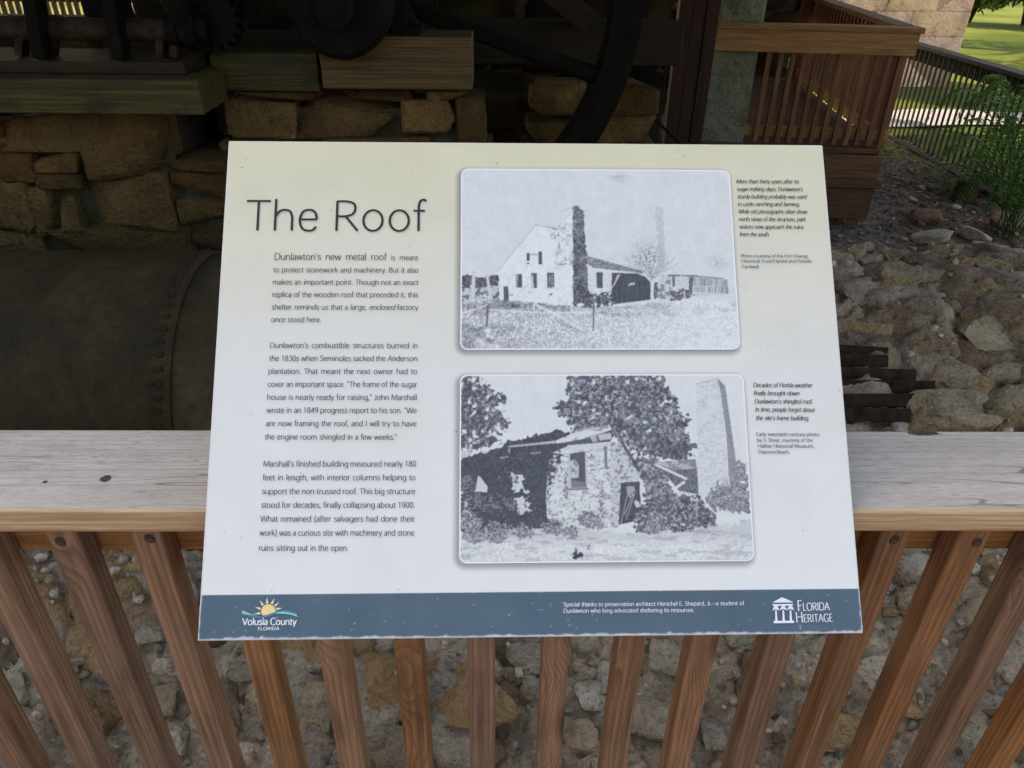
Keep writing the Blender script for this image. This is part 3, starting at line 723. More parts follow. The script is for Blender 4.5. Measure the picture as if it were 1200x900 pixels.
# named loose stones on the mound
for nm, lab, r_, k, sd, hz in (('flat_slab', 'long flat tan stone slab resting just above the handrail at right', (1046, 476, 1160, 508), 'tan', 31, .07),
                           ('stone', 'pale green stone beside the flat slab, close above the handrail at right', (1134, 484, 1172, 508), 'green', 33, .10)):
    p = hit_bank((r_[0] + r_[2]) / 2, (r_[1] + r_[3]) / 2); w_ = hit_bank(r_[2], r_[3]).x - hit_bank(r_[0], r_[3]).x
    vs, fs = rock((w_, w_ * .5, hz * 1.3), sd, boxy=.5, cuts=6, sub=4); mb = MB(); mt = rotm(.35, 0, .1)
    col = np.array(PAL[k]) * (1.25 if k == 'green' else 1.0)
    mb.add([mt @ v for v in vs], fs, tuple(col)); o = mb.build(nm, M_STONE, loc=p + Vector((0, -.01, hz * .55)), smooth=True, colors=True); setp(o, lab, 'stone')
# =================================================================== NEAR RAILING
RY = 0.677; RZ = 1.07
nr_ = empty('wooden_railing', (0, .72, 0), label='weathered wooden railing across the front, its handrail carrying the sign', cat='railing')
mb = MB(); mb.box((0, 0, 0), (7.0, .168, .040), bev=.009, seg=4); mb.build('handrail', M_RAIL, nr_, loc=(0, RY + .084 - .72, RZ - .020))
# dark knots, nail holes and dry checks in the handrail's top
BX0 = at_y(567.5, 900, .700).x; BSP = .1058
M_KNOT = plain('knot_wood', (0.045, 0.03, 0.022), .9, 0, .3, 150.0)
M_KNOTP = plain('knot_tan', (0.37, 0.33, 0.27), .9, 0, .3, 90.0)
def mark(px, py, w_, h_, mat, name, z=RZ + .0006, ang=0.0, sd=0):
    p = at_z(px, py, RZ); q_ = np.random.RandomState(sd + int(px)); n = 26; mb = MB()
    for i in range(n):
        a = 2 * math.pi * i / n; k = 1 + q_.uniform(-.14, .14)
        u, v = math.cos(a) * w_ / 2 * k, math.sin(a) * h_ / 2 * k
        mb.v.append((u * math.cos(ang) - v * math.sin(ang), u * math.sin(ang) + v * math.cos(ang), 0)); mb.c.append((1, 1, 1))
    mb.f.append(tuple(range(n))); mb.mi.append(0)
    mb.build(name, mat, nr_, loc=(p.x, p.y - .72, z))
mark(124, 561, .0135, .013, M_KNOT, 'knot', sd=1)
mark(53, 565, .006, .005, M_KNOT, 'knot', sd=2)
mark(1083, 508, .045, .010, M_KNOT, 'knot', sd=7)
mb = MB(); mb.box((0, 0, 0), (7.0, .036, .089), bev=.003); mb.build('rail_board', M_FASC, nr_, loc=(0, .743 + .018 - .72, RZ - .041 - .0445))
mb = MB(); mb.box((0, 0, 0), (7.0, .036, .089), bev=.003); mb.build('rail_board', M_FASC, nr_, loc=(0, .743 + .018 - .72, .14))
# one square baluster, copied
bh = RZ - .042 - .075
mb = MB(); mb.box((0, 0, bh / 2), (.039, .039, bh), bev=.004, seg=3); bal = mb.build('baluster', M_BAL, nr_, loc=(0, .7205 - .72, .075))
mb = MB(); mb.tube([(0, -.0195, 0), (0, -.0207, 0), (0, -.0207, 0)], [.0046, .0042, .0026], 14)
scr = mb.build('screw', M_BOLT, bal, loc=(0, 0, bh - .032))
mb = MB(); n = 18
for i in range(n):
    a = 2 * math.pi * i / n; mb.v.append((math.cos(a) * .0066, 0, math.sin(a) * .0080 + .002)); mb.c.append((1, 1, 1))
mb.f.append(tuple(range(n))); mb.mi.append(0)
stn = mb.build('screw_stain', M_KNOT, bal, loc=(0, -.0199, bh - .032))
first = True
rj = np.random.RandomState(12)
for i in range(-13, 15):
    x = BX0 + i * BSP + rj.uniform(-.003, .003)
    if first: o = bal; first = False
    else:
        o = bal.copy(); COL.objects.link(o); o.parent = nr_
        ox, oz = rj.uniform(-.006, .006), rj.uniform(-.006, .006)
        for c_ in (scr, stn):
            d = c_.copy(); COL.objects.link(d); d.parent = o
            d.location = (ox, c_.location.y, bh - .032 + oz)
    o.location = (x, .0005, .075); o.rotation_euler = (0, 0, rj.uniform(-.03, .03))
for x in (-2.9, 3.0):
    mb = MB(); mb.box((0, 0, 0), (.09, .09, 1.20), bev=.004); mb.build('post', M_BAL, nr_, loc=(x, .785 - .72 + .04, RZ - .042 - .6))

# =================================================================== DECK WITH RAILINGS, RIGHT BACK
DC = Vector((3.14, 6.05, 0)); DA = R(8)
U = Vector((-math.cos(DA), math.sin(DA), 0)); V = Vector((math.sin(DA), math.cos(DA), 0))
DRZ = math.pi - DA                               # local +X runs left along the front, local -Y runs to the back
dk = empty('raised_deck', (DC.x, DC.y, 0), DRZ, label='raised dark wooden deck floor with stacked rim boards behind the sign, right', cat='deck')
DL, DD, DZ = 2.6, 1.55, .17
mb = MB()
for i in range(11): mb.box((DL / 2 + .05, -.10 - i * .142, DZ - .02), (DL, .137, .038), bev=.003)
for i in range(14): mb.box((.80, -DD - .1 - i * .142, DZ - .02), (1.5, .137, .038), bev=.003)
mb.build('deck_boards', M_DECK, dk)
for z0, z1 in ((-.13, DZ - .042), (-.40, -.135)):
    mb = MB(); mb.box((DL / 2 + .03, .0, (z0 + z1) / 2), (DL, .045, z1 - z0 - .006), bev=.004); mb.build('rim_board', M_DECK, dk)
    mb = MB(); mb.box((.032, -1.75, (z0 + z1) / 2), (.042, 3.4, z1 - z0 - .006), bev=.004); mb.build('rim_board', M_DECKY, dk)
for x, y in ((.12, -.09), (1.4, -.09), (2.5, -.09), (.12, -3.2)):
    mb = MB(); mb.box((x, y, -.35), (.10, .10, .9), bev=.004); mb.build('leg', M_DECKZ, dk)
mb = MB(); mb.box((.50, .045, -.09), (1.0, .04, .07), bev=.004); mb.build('ledger_strip', M_DECK, dk)

def railing(name, label, origin, rz, length, z0, ztop, n, cap=True, fascia=True, posts=(), mats=None, flip=1, sp=None, low=True, bw=.038, bd=None, blen=None):
    """railing along local +X; flip: side (local Y sign) the fascia is on"""
    mC, mF, mB_, mP = mats
    t = empty(name, origin, rz, label=label, cat='railing'); blen = blen or length; bd = bd or bw
    if cap:
        mb = MB(); mb.box((0, 0, 0), (length + .06, .15, .040), bev=.005); mb.build('handrail', mC, t, loc=(length / 2, 0, ztop - .02))
    if fascia:
        mb = MB(); mb.box((0, 0, 0), (length + .02, .036, .155), bev=.004); mb.build('rail_board', mF, t, loc=(length / 2, flip * .040, ztop - .042 - .0775))
    if low:
        mb = MB(); mb.box((0, 0, 0), (length, .036, .085), bev=.004); mb.build('rail_board', mF, t, loc=(length / 2, -flip * .040, z0 + .10))
    hb = ztop - .044 - z0 - (.02)
    mb = MB(); mb.box((0, 0, 0), (bw, bd, hb), bev=.003); proto = mb.build('baluster', mB_, t)
    for i in range(n):
        o = proto if i == 0 else proto.copy()
        if i: COL.objects.link(o); o.parent = t
        o.location = (blen * (i + .7) / (n + .4), 0, z0 + .02 + hb / 2)
    for x in posts:
        mb = MB(); mb.box((0, 0, 0), (.10, .10, ztop - .043 - z0), bev=.004); mb.build('post', mP, t, loc=(x, -flip * .075, (ztop - .043 + z0) / 2))
    return t
def along_front(px, py):
    r = ray(px, py); nn = V; t = (DC + V * .06 - EYE).dot(nn) / r.dot(nn); return (EYE + r * t - DC).dot(U)
CS0, CS1 = along_front(893, 40), along_front(829, 40)
mD = (M_DECKF, M_DECKF, M_DECKZ, M_DECKZ)
railing('deck_railing', 'brown deck railing with wide top board facing the viewer, front of the raised deck', DC + V * .06, DRZ, CS0 + .52, DZ, 1.07, 12, posts=(.06,), mats=mD, flip=1, blen=CS0 - .02)
mS = (M_DECK, M_DECKF, M_DECKZ, M_DECKZ)
railing('deck_railing', 'dark deck railing running back from the corner beside the stone chimney', DC + V * .20 + U * .06, math.pi / 2 - DA, 3.2, DZ, 1.07, 26, posts=(3.1,), mats=mS, flip=-1)
railing('deck_railing', 'shadowed inner deck railing behind the front deck railing', DC + V * 1.62 + U * 1.55, DRZ, 1.2, DZ, 1.07, 10, posts=(.06, 1.15), mats=mS, flip=-1)
# concrete column and red timber post beside the deck
mb = MB(); mb.box((0, 0, 2.0), (CS1 - CS0, CS1 - CS0, 5.0), bev=.015, seg=3); cp = DC + U * (CS0 + CS1) / 2 + V * (.06 + .02 + (CS1 - CS0) / 2)
setp(mb.build('concrete_column', M_CONC, loc=(cp.x, cp.y, GZ)), 'grey-green square concrete column at the left end of the front deck railing', 'column'); COL.objects[-1].rotation_euler = (0, 0, -DA)
mb = MB(); a = at_y(786, 100, 6.1).x; b_ = at_y(832, 100, 6.1).x
for i in range(3): 
    x0_ = a + (b_ - a) * i / 3; mb.box((x0_ + (b_ - a) / 6, 0.01 * (i % 2), 1.5), ((b_ - a) / 3 - .004, .09, 4.0), bev=.004)
setp(mb.build('timber_post', M_REDW, loc=(0, 6.15, GZ)), 'dark red built-up timber post left of the concrete column', 'post')
mb = MB(); p0, p1 = at_y(766, 138, 5.2), at_y(800, 172, 5.2); mb.bar((0, 0, 0), (p1 - p0) * 1.6, .02, .03, bev=.003, up=(0, -1, 0))
setp(mb.build('iron_rod', M_IRON, loc=p0), 'thin slanting dark iron rod beside the red timber post', 'rod')

# =================================================================== FAR FENCE RIGHT, FAR RAILING LEFT
f0, f1 = Vector((4.94, 6.6, 0)), Vector((5.02, 10.9, 0)); d = f1 - f0
M_FEN = wood('fence_wood', 2, (0.035, 0.024, 0.017), (0.024, 0.016, 0.012), (0.012, 0.009, 0.007), ring=.01)
M_FENX = wood('fence_rail_wood', 0, (0.022, 0.016, 0.012), (0.016, 0.011, 0.009), (0.01, 0.008, 0.006), ring=.01)
railing('picket_fence', 'long dark fence of thin pickets along the sunny lawn at right', (f0.x, f0.y, 0), math.atan2(d.y, d.x), d.length, -.66, .56, 38, fascia=True, posts=(4.1,), mats=(M_FENX, M_FENX, M_FEN, M_FEN), flip=-1, bw=.034, bd=.014)
mb = MB(); dn = d.normalized(); mb.bar(f0 + Vector((-.14, .02, -.55)), f1 + Vector((-.14, .02, -.55)), .06, .16, bev=.005)
setp(mb.build('edging_board', M_FENX), 'dark edging board along the foot of the picket fence', 'edging board')
railing('boardwalk_railing', 'distant sunlit-gapped railing seen through the machinery at far left', (-8.2, 9.0, 0), 0, 6.6, .1, 1.13, 84, posts=(.1, 2.2, 4.4, 6.5), mats=(M_DECKF, M_DECKF, wood('far_baluster_wood', 2, (.42, .22, .14), (.3, .15, .09), (.2, .1, .06)), M_DECKZ), flip=1)
mb = MB()
for i in range(9): mb.box((-4.9, 9.15 + i * .142, .08), (6.6, .137, .04), bev=.003)
for x in (-8, -6, -4, -2): mb.box((x, 9.6, -.3), (.1, 1.1, .7))
setp(mb.build('back_boardwalk', M_DECK), kind='structure')

# =================================================================== STONE CHIMNEY, LAWN SHRUBS, PLANTS
q = np.random.RandomState(44)
mb = MB(); CY = 13.0; x0_ = at_y(968, 30, CY).x; x1_ = at_y(1137, 20, CY).x
zz = GZ - .05; ci = 0
while zz < 4.6:
    h = q.uniform(.34, .48); x = x0_ - (q.uniform(0, .3) if ci % 2 else 0)
    x = x0_
    while x < x1_ - .02:
        w_ = q.uniform(.5, .95); w_ = x1_ - x if x + w_ > x1_ - .3 else w_
        vs, fs = rock((w_ * 1.035, 1.1, h * 1.045), 900 + ci * 10 + int(x * 7), boxy=.10, rough=.010, cuts=1, sub=4, fine=.012)
        c = np.array((.95, .62, .44)) * q.uniform(.85, 1.12) * (1, q.uniform(.94, 1.04), q.uniform(.9, 1.08))
        mb.add([v + Vector((x + w_ / 2, CY + .55, zz + h / 2)) for v in vs], fs, tuple(c)); x += w_
    zz += h; ci += 1
mb.box(((x0_ + x1_) / 2, CY + .6, 2.0), (x1_ - x0_ - .04, 1.14, 5.1), col=(.75, .5, .36))
setp(mb.build('stone_chimney', M_CHIM, smooth=True, colors=True), 'tall pinkish coquina block chimney standing on the lawn behind the deck', 'chimney')

def leaf_mat(name, c1, c2, rough=.55):
    m, nt, b = newmat(name); g = NG(nt)
    a = g.n('Attribute', attribute_name='Col'); sp = g.n('SeparateColor'); g.l(a.outputs['Color'], sp.inputs[0])
    g.l(g.mix(sp.outputs[0], c1, c2), b.inputs['Base Color']); b.inputs['Roughness'].default_value = rough
    b.inputs['Transmission Weight'].default_value = 0.0; b.inputs['Specular IOR Level'].default_value = .3
    tr = g.n('BsdfTranslucent'); g.l(g.mix(sp.outputs[0], tuple(np.array(c1) * 1.4), tuple(np.array(c2) * 1.6)), tr.inputs['Color'])
    mx = g.n('MixShader'); mx.inputs[0].default_value = .3
    out = nt.nodes['Material Output']; g.l(b.outputs[0], mx.inputs[1]); g.l(tr.outputs[0], mx.inputs[2]); g.l(mx.outputs[0], out.inputs[0])
    return m
M_LEAF = leaf_mat('shrub_leaf', (.035, .075, .016), (.10, .16, .035))
M_FERN = leaf_mat('fern_leaf', (.04, .10, .018), (.10, .20, .035))
def leaf_cloud(mb, c, rad, n, size, q):
    c = np.array(c)
    for _ in range(n):
        v = q.normal(size=3); v /= np.linalg.norm(v); r = q.uniform(.35, 1.0) ** .5
        p = c + v * np.array(rad) * r * (1 + .25 * mnoise.noise(Vector(v * 2.3 + c)))
        a = q.normal(size=3); a /= np.linalg.norm(a); b_ = np.cross(a, q.normal(size=3)); b_ /= np.linalg.norm(b_)
        s = size * q.uniform(.6, 1.3); k = q.uniform(0, 1)
        mb.add([p - a * s, p + b_ * s * .45, p + a * s, p - b_ * s * .45], [(0, 1, 2, 3)], (k, k, k))
for i, (px, Y, w_, h_) in enumerate(((1135, 27, 2.4, 2.6), (1198, 29, 2.8, 3.0), (1290, 28, 3.0, 2.8))):
    p = at_z(px, Y, GZ); q2 = np.random.RandomState(60 + i)
    t = empty('garden_shrub', (p.x, p.y, GZ), label=['dark rounded green shrub at the lawn edge, partly behind the chimney', 'bright green leafy shrub at the far lawn edge, top right corner', 'broad green shrub at the far lawn edge, just past the right border'][i], cat='shrub')
    mb = MB()
    for k in range(9):
        a = q2.uniform(0, 6.28); rr = q2.uniform(.2, .75)
        leaf_cloud(mb, (math.cos(a) * w_ * .5 * rr, math.sin(a) * w_ * .5 * rr, h_ * q2.uniform(.35, .75)), (w_ * .3, w_ * .3, h_ * .28), 520, .11, q2)
    mb.build('foliage', M_LEAF, t, colors=True)
    mb = MB()
    for k in range(6): mb.tube([(0, 0, 0), (q2.uniform(-.5, .5), q2.uniform(-.4, .4), h_ * .55)], [.05, .02], 7)
    mb.build('stem', M_DARKW, t)
# oaks added out of frame to shade the lawn in dapples
q2 = np.random.RandomState(71)
for i, (tx, ty, lab) in enumerate(((9.3, 19.5, 'leafy oak added to dapple the lawn with shade, its trunk behind the stone chimney'), (14.5, 18.0, 'leafy oak added beyond the right border to shade the lawn'))):
    t = empty('added_oak', (tx, ty, GZ), label=lab, cat='tree')
    mb = MB(); mb.tube([(0, 0, -.1), (.05, 0, 1.5), (.2, .1, 3.2), (.1, .2, 5.5)], [.3, .22, .17, .08], 12)
    for k in range(7):
        a = k * .9; mb.tube([(.15, .08, 2.6 + .3 * k), (math.cos(a) * 1.2, math.sin(a) * 1.2, 3.6 + .35 * k), (math.cos(a) * 2.4, math.sin(a) * 2.4, 4.2 + .35 * k)], [.09, .06, .03], 7)
    mb.build('trunk', M_DARKW, t)
    mb = MB()
    for k in range(26):
        a = q2.uniform(0, 6.28); rr = q2.uniform(.3, 1) * 3.0
        leaf_cloud(mb, (math.cos(a) * rr, math.sin(a) * rr, q2.uniform(3.6, 6.8)), (.9, .9, .6), 240, .10, q2)
    mb.build('crown', M_LEAF, t, colors=True)

# fern in front of the picket fence
fp = at_z(1172, 222, GZ + .05)
fr = empty('fern_plant', (fp.x, fp.y, GZ + .02), label='green feathery fern plant with arching fronds before the picket fence', cat='fern')
q2 = np.random.RandomState(81)
def frond(mb, base, az, L, rise, droop, lw, q2, n=26):
    pts = []
    for i in range(n + 1):
        t = i / n; r = L * t * (1 - .15 * t); z = rise * math.sin(min(1, t * 1.05) * math.pi * .62) - droop * t ** 2.4
        pts.append(Vector((base[0] + math.cos(az) * r, base[1] + math.sin(az) * r, base[2] + z)))
    mb.tube(pts, [.006 * (1 - .8 * i / n) for i in range(n + 1)], 5, col=(.2, .2, .2))
    for i in range(3, n + 1):
        t = i / n; d = (pts[i] - pts[i - 1]).normalized(); side = d.cross(Vector((0, 0, 1))).normalized(); up = side.cross(d)
        l = lw * math.sin(math.pi * min(1, .12 + t * .88)) ** .7 * q2.uniform(.85, 1.1)
        for sgn in (-1, 1):
            e = (side * sgn * .85 + d * .55 - up * .12).normalized(); wv = d * .011
            k = q2.uniform(0, 1); p = pts[i]
            mb.add([p, p + e * l * .4 + wv, p + e * l - up * l * .18, p + e * l * .4 - wv], [(0, 1, 2, 3)], (k, k, k))
for i in range(22):
    az = (150 + i * 137.5 * .42) % 360 if i < 14 else 130 + (i - 14) * 26
    mb = MB(); frond(mb, (0, 0, 0), R(az), q2.uniform(.5, 1.0), q2.uniform(.25, .85), q2.uniform(.2, .5), .15, q2); mb.build('frond', M_FERN, fr, colors=True)
# second fern, higher, at the right border
fp = at_y(1232, 130, 5.9)
fr2 = empty('fern_plant', (fp.x, fp.y, GZ + .02), label='taller fern at the right border, its fronds drooping over the fence rail', cat='fern')
for i in range(18):
    az = 120 + (i * 47) % 150 if i < 13 else 280 + (i - 13) * 30
    mb = MB(); frond(mb, (q2.uniform(-.08, .08), q2.uniform(-.08, .08), 0), R(az), q2.uniform(.75, 1.25), q2.uniform(.9, 1.6), q2.uniform(.3, .6), .13, q2, n=30); mb.build('frond', M_FERN, fr2, colors=True)
# stump, bits of brick and stone, leaf litter
sp_ = at_z(1127, 232, GZ)
mb = MB(); mb.tube([(0, 0, -.08), (.01, 0, .02), (.02, .01, .16), (.02, .01, .165)], [.13, .115, .10, .085], 18)
setp(mb.build('tree_stump', stone_mat('mossy_stump', tint=(.10, .085, .05), use_col=False, pit=.2, moss=(.05, .08, .02)), loc=sp_, smooth=False), 'short mossy dark stump on the leaf litter by the fern', 'stump')
q2 = np.random.RandomState(91)
def litter_stone(px, py, wpx, kind, name, label, group=None, sd=0, boxy=.6, flat=.55):
    p = at_z(px, py, GZ); p.z = ground_h(p.x, p.y); s = wpx / FOC * (p - EYE).length
    vs, fs = rock((s, s * q2.uniform(.6, .9), s * flat), 700 + sd, boxy=boxy, cuts=6, sub=3); mb = MB(); mt = rotm(q2.uniform(-.2, .2), q2.uniform(-.2, .2), q2.uniform(-1, 1))
    mb.add([mt @ v for v in vs], fs, tuple(np.array(PAL[kind]) * q2.uniform(.85, 1.15)))
    o = mb.build(name, M_STONE, loc=p + Vector((0, 0, s * flat * .25)), smooth=True, colors=True); return setp(o, label, 'stone' if name != 'brick' else 'brick', group)
litter_stone(1120, 241, 11, 'pale', 'stone', 'small round whitish stone on the litter just left below the mossy stump', sd=1, boxy=1)
litter_stone(1175, 267, 30, 'red', 'brick', 'broken red brick lying on the leaf litter near the right border', sd=2, boxy=.3)
litter_stone(1085, 262, 34, 'red', 'brick', 'dull brown-red brick fragment on the litter beside the deck corner', sd=3, boxy=.3)
litter_stone(1092, 288, 40, 'grey', 'stone', 'flat grey stone at the back edge of the rubble, beside the deck', sd=4, flat=.35)
litter_stone(1140, 283, 30, 'grey', 'stone', 'upright grey stone chip at the back edge of the rubble', sd=5)
litter_stone(1150, 298, 46, 'grey', 'stone', 'long grey flat stone behind the rubble near the right border', sd=6, flat=.3)
for i in range(38):
    px, py = q2.uniform(1040, 1210), q2.uniform(205, 292)
    litter_stone(px, py, q2.uniform(5, 13), ['grey', 'brown', 'brown', 'dark', 'dark'][i % 5], 'litter_stone', 'one of the small scattered stones on the leaf litter before the picket fence', 'small stones on the leaf litter', sd=20 + i)
mb = MB()
for _ in range(11000):
    x = q2.uniform(2.4, 7.0); y = q2.uniform(4.3, 9.6)
    if x > 4.7 + (y - 6.75) * .2: continue
    z = max(ground_h(x, y), bank_h(x, y) if y < 4.6 else -9) + .012; s = q2.uniform(.015, .04); a = q2.uniform(0, 6.28); e = q2.uniform(-.4, .4)
    u = np.array((math.cos(a), math.sin(a), e)) * s; v = np.array((-math.sin(a), math.cos(a), q2.uniform(-.4, .4))) * s * .45
    p = np.array((x, y, z)); k = q2.rand(); c = np.array((.10, .058, .036) if k < .5 else (.19, .13, .085) if k < .85 else (.28, .235, .19)) * q2.uniform(.6, 1.2)
    mb.add([p - u, p + v, p + u, p - v], [(0, 1, 2, 3)], tuple(c))
setp(mb.build('leaf_litter', vcol_mat('dead_leaf', .9, .1, False), colors=True), 'brown fallen leaves scattered on the soil by the deck', 'leaf litter', kind='stuff')
# =================================================================== THE SIGN
PW = 0.762
_C = [(268, 165), (964, 170), (1014, 742), (234, 751)]
_A = []
for (x, y), (u, v) in zip(((0, 0), (1, 0), (1, 1), (0, 1)), _C):
    _A.append([x, y, 1, 0, 0, 0, -u * x, -u * y, -u]); _A.append([0, 0, 0, x, y, 1, -v * x, -v * y, -v])
_H = np.linalg.svd(np.array(_A, float))[2][-1].reshape(3, 3)
_K = np.array([[FOC, 0, 600], [0, FOC, 450], [0, 0, 1.0]]); _M = np.linalg.inv(_K) @ _H
_s = PW / np.linalg.norm(_M[:, 0]) * np.sign(_M[2, 2]); _M *= _s
PH = float(np.linalg.norm(_M[:, 1]))
pu = cam2world(Vector(_M[:, 0])).normalized(); pv = -cam2world(Vector(_M[:, 1])); pv = (pv - pu * pv.dot(pu)).normalized(); pn = pu.cross(pv)
ptl = EYE + cam2world(Vector(_M[:, 2]))
porg = ptl - pv * PH + pu * (PW / 2)                      # bottom middle of the face
PMAT = Matrix((pu, pv, pn)).transposed().to_4x4(); PMAT.translation = porg; PINV = PMAT.inverted()
sign = bpy.data.objects.new('interpretive_sign', None); COL.objects.link(sign); sign.matrix_world = PMAT
setp(sign, 'large tilted white information panel titled The Roof, resting on the handrail', 'sign')
def pp(px, py):
    """photo pixel -> (x, y) on the face of the sign, metres"""
    r = ray(px, py); t = (porg - EYE).dot(pn) / r.dot(pn); q_ = PINV @ (EYE + r * t); return q_.x, q_.y
_N = np.array(PINV.to_3x3()); _o = np.array(PINV @ EYE)
_C2W = np.array([cam2world(Vector(a)) for a in ((1, 0, 0), (0, 1, 0), (0, 0, 1))])   # rows: world coords of camera axes
def face2px(x, y):
    P = np.stack([x, y, np.zeros_like(x)], -1)
    Wd = P @ np.array(PMAT.to_3x3()).T + np.array(porg) - np.array(EYE)
    c = Wd @ _C2W.T
    return 600 + FOC * c[..., 0] / c[..., 2], 450 + FOC * c[..., 1] / c[..., 2]

# ---- what is printed: tones as they read in the open shade, turned into pigment
PRINT_GAIN = np.array((1.0, 1.0, 1.0))
def ink(c): return np.clip(lin(c) * PRINT_GAIN, 0.012, 0.86)

_tab = np.random.RandomState(99).rand(256, 256)
def vn(X, Y, s, seed=0):
    x = X / s + seed * 17.13; y = Y / s + seed * 7.77
    xi = np.floor(x).astype(int); yi = np.floor(y).astype(int); fx = x - xi; fy = y - yi
    fx = fx * fx * (3 - 2 * fx); fy = fy * fy * (3 - 2 * fy)
    a = _tab[xi % 256, yi % 256]; b_ = _tab[(xi + 1) % 256, yi % 256]; c = _tab[xi % 256, (yi + 1) % 256]; d = _tab[(xi + 1) % 256, (yi + 1) % 256]
    return (a * (1 - fx) + b_ * fx) * (1 - fy) + (c * (1 - fx) + d * fx) * fy
def fb(X, Y, s, seed=0, o=4):
    t = 0; a = 1; n = 0
    for i in range(o): t = t + a * vn(X, Y, s / 2 ** i, seed + i * 3); n += a; a *= .6
    return t / n
def poly(X, Y, pts):
    ins = np.zeros(X.shape, bool); j = len(pts) - 1
    for i in range(len(pts)):
        (xi, yi), (xj, yj) = pts[i], pts[j]
        if yi != yj:
            c = ((yi > Y) != (yj > Y)) & (X < (xj - xi) * (Y - yi) / (yj - yi) + xi); ins ^= c
        j = i
    return ins
def seg(X, Y, a, b_, w_):
    ax, ay = a; bx, by = b_; dx, dy = bx - ax, by - ay; L2 = dx * dx + dy * dy + 1e-9
    t = np.clip(((X - ax) * dx + (Y - ay) * dy) / L2, 0, 1)
    d = np.hypot(X - ax - t * dx, Y - ay - t * dy); return np.clip((w_ / 2 + .45 - d) / .9, 0, 1)
def T(off, sc):
    return lambda *p: [(off[0] + x / sc, off[1] + y / sc) for x, y in p]
def over(V, m, val): return V * (1 - m) + val * m

